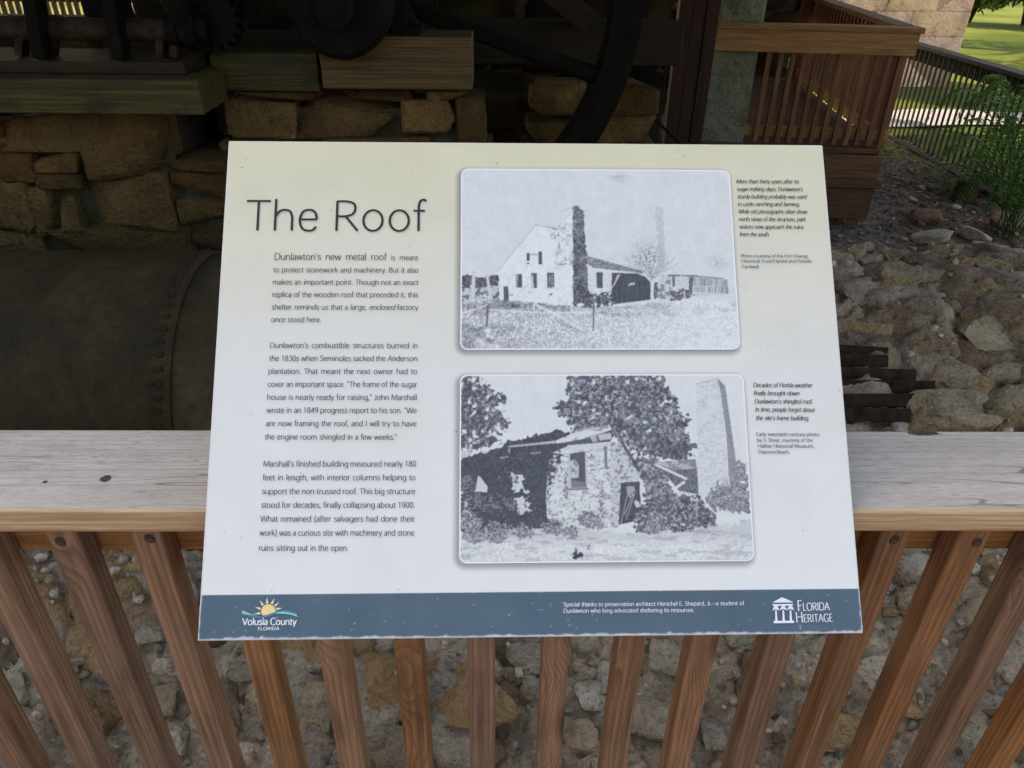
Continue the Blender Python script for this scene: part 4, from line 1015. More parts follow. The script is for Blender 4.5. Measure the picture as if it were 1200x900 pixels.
def paint_house(X, Y):
    A = T((530, 185), 3.4286); B = T((535, 250), 5.453); C = T((700, 250), 5.453)
    wx = X + 1.2 * (vn(X, Y, 3.0, 41) - .5) * 2; wy = Y + 1.2 * (vn(X, Y, 3.0, 42) - .5) * 2     # ragged edges
    f1 = vn(X, Y, 1.15, 1); f2 = fb(X, Y, 4.5, 2); f3 = fb(X, Y, 14, 3)
    V = .915 + .06 * (f3 - .5) + .04 * (f1 - .5)
    a = np.hypot((X - 724) / 16, (Y - 209) / 6); V = V - np.clip(1 - a, 0, 1) * (f1 > .45) * .22
    # second chimney, bleached
    m = poly(wx, wy, A((775, 203), (812, 192), (848, 205), (858, 490), (748, 480), (760, 330))); V = over(V, m * .9, .90 + .06 * (f1 - .5))
    m = poly(wx, wy, A((815, 195), (846, 205), (856, 440), (830, 440))); V = over(V, m * .9, .80 + .16 * (f1 - .5))
    # pale gable wall
    g1 = poly(X, Y, B((265, 375), (505, 76), (655, 104), (742, 0), (742, 592), (600, 580), (275, 560)))
    V = over(V, g1 * 1., .985 + .09 * (f1 - .5) - .05 * (f2 > .6))
    V = V - seg(X, Y, B((262, 374))[0], B((505, 76))[0], .9) * .20 - seg(X, Y, B((505, 76))[0], B((655, 105))[0], .9) * .24
    m = poly(X, Y, B((560, 90), (742, 60), (742, 350), (620, 360), (640, 200))); V = V - m * (f1 + f2 > 1.18) * .28
    m = poly(X, Y, B((590, 100), (660, 105), (650, 200), (600, 160))); V = V - m * (f1 > .5) * .12
    V = V - seg(X, Y, B((655, 190))[0], B((658, 240))[0], 1.0) * .4 - seg(X, Y, B((640, 330))[0], B((740, 324))[0], 1.2) * .45 * (f1 > .35)
    m = poly(X, Y, B((280, 480), (742, 420), (742, 592), (280, 560))); V = V - m * (f1 + .4 * f2 > 1.06) * .22
    # tall chimney, dark flank
    m = poly(wx, wy, A((485, 196), (506, 196), (528, 212), (533, 345), (542, 400), (548, 540), (546, 600), (485, 600), (484, 400)))
    tone = .40 + .55 * (f1 - .5) + .5 * (f2 - .5) - .10 * (Y > 262)
    V = over(V, m, np.clip(tone, .06, .9))
    V = V - seg(X, Y, A((436, 214))[0], A((490, 200))[0], .7) * .16 - seg(X, Y, A((437, 216))[0], A((432, 330))[0], .7) * .08
    # left treeline
    m = poly(wx, wy, B((30, 408), (70, 395), (130, 405), (180, 412), (240, 398), (272, 392), (272, 478), (30, 482))); V = over(V, m * (f2 > .34), .22 + .5 * (f1 - .5) + .3 * (f2 - .5))
    m = poly(wx, wy, B((30, 478), (272, 468), (272, 560), (30, 545))); V = over(V, m, .80 - .5 * (f2 > .56) + .3 * (f1 - .5))
    for p, q_, w_ in (((110, 380), (106, 530), 4.2), ((196, 396), (213, 520), 3.4)): V = over(V, seg(X, Y, B(p)[0], B(q_)[0], w_), .86)
    V = over(V, seg(X, Y, B((220, 466))[0], B((272, 470))[0], 1.2), .9); V = over(V, seg(X, Y, B((215, 500))[0], B((272, 500))[0], 1.), .85)
    # lean-to roof, wall, dark opening
    m = poly(X, Y, A((531, 392), (560, 400), (765, 456), (765, 466), (600, 446), (548, 440))); V = over(V, m, .48 + .5 * (f1 - .5))
    m = poly(X, Y, A((545, 452), (642, 460), (640, 545), (545, 540))); V = over(V, m, .90 + .12 * (f1 - .5))
    m = poly(X, Y, A((640, 462), (742, 466), (772, 478), (795, 500), (815, 520), (815, 568), (760, 575), (640, 590))); V = over(V, m, .15 + .12 * (f1 - .5) + .12 * (vn(X * 2.2, Y * .25, 3, 8) - .5))
    V = over(V, poly(X, Y, A((706, 505), (733, 500), (731, 512), (708, 514))) * (f1 > .4), .85)
    V = over(V, seg(X, Y, A((541, 432))[0], A((562, 444))[0], 2.2), .96); V = over(V, seg(X, Y, A((556, 447))[0], A((735, 463))[0], 1.6), .93)
    for p, q_ in (((642, 522), (672, 470)), ((652, 508), (664, 472))): V = over(V, seg(X, Y, A(p)[0], A(q_)[0], 1.3), .88)
    V = over(V, poly(X, Y, A((579, 460), (604, 460), (604, 524), (580, 524))), .16 + .1 * f1); V = over(V, seg(X, Y, A((575, 527))[0], A((608, 528))[0], 1.1), .97)
    m = poly(wx, wy, A((490, 500), (528, 520), (560, 545), (640, 538), (660, 590), (600, 602), (540, 604), (487, 600))); V = over(V, m * (f2 > .38), np.clip(.22 + .7 * (f1 - .5), .05, .8))
    V = over(V, poly(wx, wy, A((500, 590), (520, 583), (532, 596), (505, 602))), .95)
    # windows
    for x0, y0, x1, y1 in ((381, 389, 419, 476), (478, 384, 512, 478), (579, 380, 624, 474), (447, 254, 466, 306), (447, 317, 465, 327), (523, 246, 545, 326)):
        V = over(V, poly(X, Y, B((x0, y0), (x1, y0), (x1, y1), (x0, y1))), .13 + .12 * f1)
    V = over(V, poly(X, Y, B((382, 389), (392, 389), (390, 476), (382, 476))), .72)
    V = over(V, poly(X, Y, B((480, 400), (490, 392), (494, 478), (478, 478))), .78)
    m = poly(X, Y, B((588, 392), (618, 392), (618, 470), (588, 470))); V = over(V, m * (f1 > .42), .66)
    V = over(V, seg(X, Y, B((602, 382))[0], B((602, 474))[0], .6) * .8, .15); V = V - seg(X, Y, B((580, 480))[0], B((630, 482))[0], .8) * .2
    V = over(V, seg(X, Y, B((475, 264))[0], B((495, 265))[0], .8), .25); V = over(V, seg(X, Y, B((503, 264))[0], B((514, 265))[0], .8), .25)
    V = over(V, poly(X, Y, B((300, 470), (331, 469), (332, 566), (300, 566))), .20 + .2 * (f1 - .5))
    V = over(V, seg(X, Y, B((345, 520))[0], B((354, 522))[0], 2.2) * (f1 > .3), .4); V = over(V, seg(X, Y, B((598, 520))[0], B((610, 518))[0], 2.4) * (f1 > .4), .35)
    # bare tree in front of the second chimney
    V = over(V, poly(X, Y, A((796, 480), (808, 480), (812, 572), (796, 574))), .93)
    q_ = np.random.RandomState(17)
    for k in range(46):
        a0 = q_.uniform(-2.75, -.4); L = q_.uniform(40, 135); x0, y0 = 802 + q_.uniform(-4, 4), 485 + q_.uniform(-10, 10)
        V = over(V, seg(X, Y, A((x0, y0))[0], A((x0 + math.cos(a0) * L, y0 + math.sin(a0) * L))[0], .45) * .55 * (f1 > .3), .55)
    m = np.clip(1 - np.hypot((X - 757) / 30, (Y - 302) / 27), 0, 1); V = V - (f1 > .62) * m * .45
    # stump wall and sheds at right
    m = poly(wx, wy, C((385, 430), (400, 400), (470, 395), (470, 545), (400, 550), (375, 500))); V = over(V, m, .84 - .35 * (f2 > .56) + .2 * (f1 - .5))
    V = over(V, poly(wx, wy, C((362, 440), (385, 440), (385, 545), (360, 545))) * (f1 > .3), .22)
    m = poly(X, Y, C((470, 398), (640, 402), (830, 422), (830, 520), (640, 530), (470, 540))); V = over(V, m, .86 + .15 * (f1 - .5))
    V = over(V, seg(X, Y, C((455, 398))[0], C((640, 402))[0], 1.6) * (f1 > .25), .25); V = over(V, seg(X, Y, C((585, 400))[0], C((800, 418))[0], 1.2), .35)
    V = over(V, poly(X, Y, C((478, 405), (494, 405), (494, 470), (480, 470))), .3)
    V = over(V, poly(wx, wy, C((462, 495), (520, 480), (625, 505), (620, 530), (500, 560), (462, 555))) * (f2 > .35), .32 + .4 * (f1 - .5))
    V = over(V, poly(X, Y, C((583, 405), (615, 410), (605, 490), (585, 500))) * (f1 > .3), .25)
    m = poly(X, Y, C((615, 412), (830, 426), (840, 515), (615, 500))); V = over(V, m, .68 + .45 * (vn(X * 3, Y * .3, 3.2, 9) - .5) + .2 * (f1 - .5))
    V = over(V, seg(X, Y, C((620, 468))[0], C((745, 470))[0], .8), .9); V = over(V, seg(X, Y, C((697, 425))[0], C((699, 500))[0], 1.0), .95); V = over(V, seg(X, Y, C((555, 500))[0], C((557, 545))[0], 1.4), .95)
    m = np.clip(1 - np.hypot((X - 842) / 17, (Y - 308) / 12), 0, 1); V = V - (f1 > .5) * m * .25
    # meadow
    gl = np.interp(X, [538, 600, 650, 680, 720, 780, 870], [349, 352, 357, 360, 359, 352, 350])
    m = np.clip((wy - gl) / 2.0, 0, 1); rt = np.clip((X - 640) / 170, 0, 1)
    tone = .80 + .14 * rt + (.55 - .3 * rt) * (f1 - .5) + (.35 - .2 * rt) * (f2 - .5)
    tone = tone - (1 - rt) * .25 * np.exp(-((Y - 359) / 4.5) ** 2) - .22 * (1 - .6 * rt) * ((fb(X * .35, Y, 5, 12) > .57) & (Y < 372))
    tone = tone - (1 - np.clip((X - 560) / 70, 0, 1)) * .22 * (fb(X * .6, Y, 7, 14) > .52) * (Y > 380)
    V = over(V, m, np.clip(tone, .15, 1))
    for p, q_, w_ in (((35, 642), (198, 586), 1.7), ((208, 616), (480, 634), 1.7), ((500, 634), (868, 634), 1.3), ((505, 585), (640, 650), 2.6), ((640, 650), (800, 742), 2.2)): V = over(V, seg(X, Y, B(p)[0], B(q_)[0], w_) * .9, .97)
    V = over(V, seg(X, Y, B((202, 590))[0], B((192, 718))[0], 2.2), .28 + .3 * (f1 - .5)); V = over(V, seg(X, Y, B((876, 550))[0], B((874, 748))[0], 1.9), .34 + .3 * (f1 - .5))
    V = over(V, seg(X, Y, B((494, 572))[0], B((498, 725))[0], 2.4), .9); V = V - seg(X, Y, B((505, 580))[0], B((506, 725))[0], .6) * .3
    V = V - seg(X, Y, B((700, 722))[0], B((780, 745))[0], .8) * .4
    return np.clip(V, 0, 1)

def paint_ruin(X, Y):
    D = T((530, 430), 3.243); E_ = T((535, 435), 6.667); F = T((710, 435), 6.667); G_ = T((535, 545), 6.667); H = T((710, 545), 6.667)
    rg = lambda s, k: (X + s * (vn(X, Y, 2.6, k) - .5) * 2 + s * (vn(X, Y, 6, k + 5) - .5) * 2, Y + s * (vn(X, Y, 2.6, k + 1) - .5) * 2 + s * (vn(X, Y, 6, k + 6) - .5) * 2)
    f1 = vn(X, Y, 1.2, 21); f2 = fb(X, Y, 5, 22); f3 = fb(X, Y, 16, 23); lf = fb(X, Y, 2.6, 24, 3)
    leaf = lambda lo, hi: lo + (hi - lo) * np.clip((lf - .3) * 2.2, 0, 1) ** 1.3
    V = .93 + .05 * (f3 - .5) + .03 * (f1 - .5)
    # left tree
    x, y = rg(4.0, 50)
    m = poly(x, y, D((20, 30), (105, 35), (112, 60), (190, 95), (215, 130), (150, 165), (215, 190), (210, 235), (150, 250), (175, 285), (110, 320), (20, 320)))
    V = over(V, m * np.clip((f2 - .33) * 14, 0, 1), leaf(.12, .55))
    # big tree
    x, y = rg(4.5, 60)
    m = poly(x, y, D((420, 30), (790, 30), (815, 75), (850, 115), (865, 170), (905, 205), (880, 255), (925, 300), (900, 345), (810, 350), (700, 330), (600, 250), (470, 255), (430, 205), (380, 145), (450, 110)))
    V = over(V, m * np.clip((f2 - .28) * 14, 0, 1), np.clip(leaf(.16, .66) + .34 * (f1 - .5) + .22 * (f3 - .5), .08, .84))
    m = poly(x, y, D((800, 270), (925, 300), (890, 350), (790, 350))); V = over(V, m, leaf(.12, .45))
    # right chimney
    m = poly(X, Y, D((928, 62), (1008, 45), (1020, 80), (1055, 490), (935, 485), (928, 200))); V = over(V, m, .90 - .10 * np.clip((fb(X * .8, Y * 1.6, 4, 27) - .5) * 4, 0, 1) - .14 * ((vn(X * .7, Y * 2, 1.7, 28) > .78) & (f3 > .45)) + .09 * (f1 - .5))
    m = poly(X, Y, D((1006, 42), (1036, 72), (1075, 340), (1085, 430), (1055, 480), (1040, 250), (1018, 90))); V = over(V, m, .52 + .16 * (f1 - .5) + .1 * (f2 - .5))
    V = over(V, seg(X, Y, D((925, 66))[0], D((1008, 44))[0], .8) * .7, .55); V = over(V, seg(X, Y, D((932, 80))[0], D((1010, 64))[0], .5) * .5, .6)
    V = over(V, seg(X, Y, D((930, 345))[0], D((1060, 348))[0], .6) * .4, .6)
    # ivy-clad left half
    x, y = rg(2.2, 70)
    m = poly(x, y, D((30, 345), (75, 340), (180, 300), (260, 272), (330, 255), (400, 235), (450, 252), (440, 290), (430, 330), (420, 380), (370, 420), (355, 560), (420, 570), (420, 610), (30, 630)))
    V = over(V, m, np.clip(.13 + .22 * (lf - .45) + .12 * (f1 - .5) + .4 * (vn(X, Y, 1.5, 39) > .90) * (f3 > .5), .05, .6))
    m = poly(x, y, D((225, 400), (275, 410), (270, 450), (300, 490), (300, 560), (250, 565), (235, 500))); V = over(V, m * (f2 > .42), .86 + .2 * (f1 - .5))
    m = poly(x, y, D((30, 395), (75, 400), (75, 475), (230, 490), (240, 540), (35, 560))); V = over(V, m * (f1 > .42) * (vn(X * .4, Y * 1.4, 2.6, 29) > .4), .42)
    V = over(V, poly(X, Y, D((80, 475), (95, 412), (115, 420), (135, 455), (132, 476))), .86); V = over(V, seg(X, Y, D((85, 470))[0], D((97, 405))[0], 1.6), .15)
    V = over(V, seg(X, Y, D((95, 395))[0], D((210, 545))[0], 3.0), .12); V = over(V, seg(X, Y, D((52, 515))[0], D((52, 528))[0], 3.), .85)
    V = over(V, seg(X, Y, D((60, 330))[0], D((30, 335))[0], 8) * (f2 > .4), .8)
    for k, (a, b_) in enumerate((((185, 345), (210, 342)), ((300, 328), (335, 325)), ((235, 410), (248, 440)), ((215, 305), (216, 325)))): V = over(V, seg(X, Y, D(a)[0], D(b_)[0], 2.4) * (f1 > .35), .62)
    # stone hut wall, lit
    m = poly(X, Y, D((372, 330), (440, 300), (600, 282), (602, 612), (430, 605), (360, 575), (355, 480)))
    V = over(V, m, .91 - .38 * np.clip((vn(X * .9, Y * 1.5, 2.1, 31) - .66) * 5, 0, 1) - .10 * (vn(X * .2, Y * 1.0, 2.4, 37) > .7) + .16 * (f1 - .5))
    m = poly(x, y, D((372, 320), (415, 320), (410, 380), (380, 440), (362, 520), (352, 400))); V = over(V, m * (f2 > .42), .2 + .4 * (f1 - .5))
    m = poly(X, Y, D((600, 284), (650, 292), (705, 390), (710, 440), (640, 438), (632, 610), (602, 612)))
    V = over(V, m, .82 - .36 * np.clip((vn(X, Y * 1.3, 2.6, 33) - .55) * 4, 0, 1) + .14 * (f1 - .5))
    m = poly(X, Y, D((575, 300), (588, 296), (590, 388), (580, 390))); V = over(V, m, .42)
    m = poly(x, y, D((555, 430), (575, 430), (578, 590), (560, 560))); V = over(V, m * (f1 > .5), .42)
    m = poly(x, y, D((425, 400), (440, 400), (438, 500), (428, 500))); V = over(V, m * (f1 > .45), .3)
    # window
    V = over(V, poly(X, Y, D((440, 330), (512, 318), (515, 468), (440, 470))), .78)
    V = over(V, poly(X, Y, D((447, 330), (503, 322), (508, 458), (452, 460))), .17 + .08 * f1)
    V = over(V, poly(X, Y, D((448, 358), (468, 350), (482, 372), (480, 420), (452, 425))), .80 - .3 * (f2 > .5)); V = over(V, poly(X, Y, D((452, 428), (505, 440), (506, 458), (452, 460))), .42)
    V = over(V, seg(X, Y, D((434, 466))[0], D((516, 463))[0], 1.5), .28)
    # roof edge
    m = poly(X, Y, D((215, 300), (390, 280), (395, 290), (220, 306))); V = over(V, m, .72 + .2 * (f1 - .5))
    m = poly(X, Y, D((392, 280), (500, 235), (602, 218), (606, 240), (500, 275), (396, 292))); V = over(V, m, .90 - .3 * (vn(X * .5, Y, 3, 35) > .68))
    m = poly(X, Y, D((400, 292), (500, 274), (604, 240), (612, 262), (600, 284), (450, 298))); V = over(V, m, .22 + .2 * (f1 - .5))
    V = over(V, poly(X, Y, D((520, 262), (545, 256), (552, 284), (532, 286))), .7); V = over(V, poly(X, Y, D((552, 258), (602, 250), (606, 274), (560, 280))), .78)
    V = over(V, poly(X, Y, D((440, 298), (598, 284), (598, 300), (442, 322))), .86 + .1 * (f1 - .5))
    for a, b_, w_, v_ in (((604, 222), (690, 360), 3.6, .24), ((690, 360), (790, 525), 4.2, .16), ((612, 232), (640, 282), 1., .7)): V = over(V, seg(X, Y, D(a)[0], D(b_)[0], w_), v_)
    V = over(V, seg(X, Y, D((455, 250))[0], D((600, 218))[0], .7), .35)
    # vines, rubble and bushes at the right
    x, y = rg(2.6, 80)
    m = poly(x, y, D((690, 350), (770, 340), (800, 380), (830, 470), (860, 490), (850, 560), (760, 560), (720, 440))); V = over(V, m, np.clip(leaf(.18, .75) + .2 * (f1 - .5), .08, .85))
    V = over(V, poly(X, Y, D((775, 362), (925, 350), (928, 385), (850, 392))), .72 - .25 * (f2 > .5)); V = over(V, poly(X, Y, D((775, 366), (850, 392), (930, 385), (935, 485), (860, 470))), .33 + .35 * (f1 - .5))
    for a, b_ in (((778, 374), (888, 425)), ((846, 462), (880, 438))): V = over(V, seg(X, Y, D(a)[0], D(b_)[0], 3.0), .93)
    V = over(V, poly(X, Y, D((640, 440), (712, 436), (712, 470), (720, 580), (632, 600), (636, 520))), .15 + .25 * (f1 - .5))
    V = over(V, seg(X, Y, D((700, 515))[0], D((706, 530))[0], 5.5) * (f1 > .2), .85); V = over(V, poly(X, Y, D((660, 455), (690, 452), (700, 485), (672, 500))) * (f2 > .4), .62)
    for a, b_ in (((690, 490), (660, 580)), ((680, 500), (655, 560)), ((668, 470), (640, 600))): V = over(V, seg(X, Y, D(a)[0], D(b_)[0], 1.0) * .8, .82)
    m = poly(x, y, D((700, 560), (720, 520), (790, 500), (830, 560), (860, 480), (930, 480), (960, 530), (1000, 560), (995, 610), (830, 630), (690, 625))); V = over(V, m * (f2 > .3), np.clip(leaf(.14, .72) + .3 * (f1 - .5), .06, .85))
    m = poly(x, y, D((1000, 440), (1060, 470), (1080, 340), (1115, 380), (1136, 560), (1060, 550), (990, 545), (960, 500))); V = over(V, m * (f2 > .28), np.clip(.48 + .5 * (f1 - .5) + .4 * (lf - .5), .15, .85))
    q_ = np.random.RandomState(27)
    for k in range(34):
        a = q_.uniform(2.4, 6.9); L = q_.uniform(25, 75); V = over(V, seg(X, Y, D((1062, 485))[0], D((1062 + math.cos(a) * L, 485 + math.sin(a) * L))[0], .7) * .75, q_.choice([.28, .82]))
    # bushes on the left ground, then the sandy foreground
    gl = np.interp(X, [536, 545, 560, 590, 620, 660, 700, 740, 790, 885], [628, 626, 624, 619, 620, 618, 620, 624, 624, 608])
    m = np.clip((y - gl) / 2.5, 0, 1)
    tone = .90 + .22 * (f1 - .5) + .12 * (f3 - .5) - .14 * (fb(X * .25, Y, 4, 38) > .6) - .12 * np.clip((640 - Y) / 14, 0, 1) * (f1 > .45)
    V = over(V, m, np.clip(tone, .3, 1))
    for cx_, cy_, r_ in ((60, 585, 52), (165, 628, 55), (85, 640, 42), (385, 610, 40), (520, 580, 46), (560, 600, 22), (270, 625, 38), (450, 630, 30), (790, 600, 40), (770, 610, 40)):
        (px_, py_), = D((cx_, cy_)); d = np.hypot((x - px_) / (r_ / 3.24), (y - py_) / (r_ / 4.6)); V = over(V, (d < 1) * (f1 > .22), np.clip(.45 + .9 * (f1 - .5) + .4 * (lf - .5), .08, .9))
    m = poly(x, y, G_((910, 690), (930, 690), (985, 690), (985, 725), (945, 738), (915, 715))); V = over(V, m, .04)
    for a, b_ in (((925, 690), (930, 650)), ((940, 690), (938, 660)), ((1025, 655), (1038, 622))): V = over(V, seg(X, Y, G_(a)[0], G_(b_)[0], 1.6) * .8, .22)
    return np.clip(V, 0, 1)

# ---- board and printed face
mb = MB(); mb.box((0, PH / 2, -.0035), (PW, PH, .007), bev=.0008, seg=1)
mb.build('panel_board', plain('panel_edge', (.62, .62, .62), .6, 0, .12, 60.0), sign)
def grid_part(name, x0, y0, x1, y1, nx, ny, z, colfn, mat, keep=None):
    gx_, gy_ = np.meshgrid(np.linspace(x0, x1, nx), np.linspace(y0, y1, ny))
    col = colfn(gx_, gy_)
    V = np.stack([gx_.ravel(), gy_.ravel(), np.full(gx_.size, z)], 1)
    i, j = np.meshgrid(np.arange(nx - 1), np.arange(ny - 1)); a = (j * nx + i).ravel()
    Fq = np.stack([a, a + 1, a + nx + 1, a + nx], 1)
    if keep is not None:
        k = keep(gx_, gy_).ravel(); Fq = Fq[k[Fq].sum(1) >= 3]
    me = bpy.data.meshes.new(name); me.from_pydata(V.tolist(), [], Fq.tolist())
    a_ = me.color_attributes.new('Col', 'FLOAT_COLOR', 'POINT'); arr = np.ones((len(V), 4), np.float32); arr[:, :3] = col.reshape(-1, 3); a_.data.foreach_set('color', arr.ravel())
    return link(name, me, mat, sign)
def rect_px(x0, y0, x1, y1):       # rectangle on the face from the photo pixels of its middle edges
    l = pp(x0, (y0 + y1) / 2)[0]; r = pp(x1, (y0 + y1) / 2)[0]; t = pp((x0 + x1) / 2, y0)[1]; b_ = pp((x0 + x1) / 2, y1)[1]; return l, b_, r, t
PHOTO1 = rect_px(539.9, 198.9, 861.0, 410.0); PHOTO2 = rect_px(538.6, 438.9, 877.6, 658.9)
BAND = pp(620, 693.4)[1]; BANDR = (pp(1008, 690.7)[1] - pp(240, 698.3)[1]) / (pp(1008, 690.7)[0] - pp(240, 698.3)[0]); BANDX = pp(620, 693.4)[0]
def rbox(x, y, rc, r):
    l, b_, rr, t = rc; dx = np.abs(x - (l + rr) / 2) - ((rr - l) / 2 - r); dy = np.abs(y - (b_ + t) / 2) - ((t - b_) / 2 - r)
    return np.hypot(np.maximum(dx, 0), np.maximum(dy, 0)) + np.minimum(np.maximum(dx, dy), 0) - r      # signed distance
def face_col(x, y):
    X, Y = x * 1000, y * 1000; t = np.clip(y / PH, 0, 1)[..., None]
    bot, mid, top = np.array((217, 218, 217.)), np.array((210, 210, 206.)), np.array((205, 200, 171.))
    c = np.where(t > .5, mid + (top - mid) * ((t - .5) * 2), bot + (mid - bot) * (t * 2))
    # yellow weathering blotches and dirt specks of the old print
    st = np.clip(fb(X, Y, 90, 51) * 2 - .9, 0, 1)[..., None]; c = c - st * np.array((5, 5, 9.))
    sp_ = (vn(X, Y, 1.8, 53) > .985) & (vn(X, Y, 30, 54) > .60); c = np.where(sp_[..., None], c * .55, c)
    # soft grey edge printed round the two photographs (left and below)
    for rc in (PHOTO1, PHOTO2):
        d = rbox(x + .0025, y + .003, rc, .010); k = np.clip(1 - d / .0075, 0, 1) * (d > -.01); c = c * (1 - .27 * (k ** 1.4)[..., None])
    band = np.array((72, 94, 108.)) + (fb(X, Y, 40, 55)[..., None] - .5) * 12
    scr = ((vn(X, Y, 1.5, 56) > .955) & (vn(X, Y, 26, 57) > .5)) | (vn(X * 1.5, Y * .4, 1.6, 58) > .985); band = np.where(scr[..., None], np.array((140, 158, 178.)), band)
    c = np.where((y < BAND + BANDR * (x - BANDX))[..., None], band, c)
    # chipped, bare edges
    e = np.minimum(np.minimum(y - .0, (PW / 2 - np.abs(x)) * 1.5), (PH - y) * 3); wd = .0014 + .0042 * fb(X, Y, 8, 59) ** 2; ch = np.clip((wd - e) / .0016 + .5, 0, 1)[..., None] * (.75 + .25 * vn(X, Y, 2.5, 60))[..., None]
    c = c * (1 - ch) + np.array((196, 199, 203.)) * ch
    return ink(c)
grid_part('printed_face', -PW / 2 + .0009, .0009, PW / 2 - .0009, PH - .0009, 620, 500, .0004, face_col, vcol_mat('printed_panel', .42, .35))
def photo_col(fn, rc):
    def f(x, y):
        X, Y = face2px(x, y); V = fn(X, Y); W_ = np.pad(V, 1, mode='edge')
        soft = (W_[:-2, 1:-1] + W_[2:, 1:-1] + W_[1:-1, :-2] + W_[1:-1, 2:] + .7 * (W_[:-2, :-2] + W_[2:, 2:] + W_[:-2, 2:] + W_[2:, :-2]) + 1.6 * V) / 8.4
        V = np.clip(soft + .10 * (np.random.RandomState(7).rand(*V.shape) - .5) + .05 * (fb(X, Y, 9, 77) - .5), 0, 1)[..., None]
        c = np.array((47, 50, 60.)) * (1 - V) + np.array((217, 220, 218.)) * V
        d = rbox(x, y, rc, .010); c = np.where((d > -.0014)[..., None], np.array((226, 229, 236.)), c)
        return ink(c)
    return f
M_PHOTO = vcol_mat('printed_photograph', .42, .35, False)
for nm, rc, fn, n_ in (('historic_photograph', PHOTO1, paint_house, (560, 370)), ('historic_photograph', PHOTO2, paint_ruin, (600, 390))):
    o = grid_part(nm, rc[0], rc[1], rc[2], rc[3], n_[0], n_[1], .0009, photo_col(fn, rc), M_PHOTO, keep=lambda x, y, rc=rc: rbox(x, y, rc, .010) < .0003)
    setp(o, 'faded photograph of a gabled stone house with two chimneys' if fn is paint_house else 'photograph of an ivy-covered ruin with trees and a tall chimney')

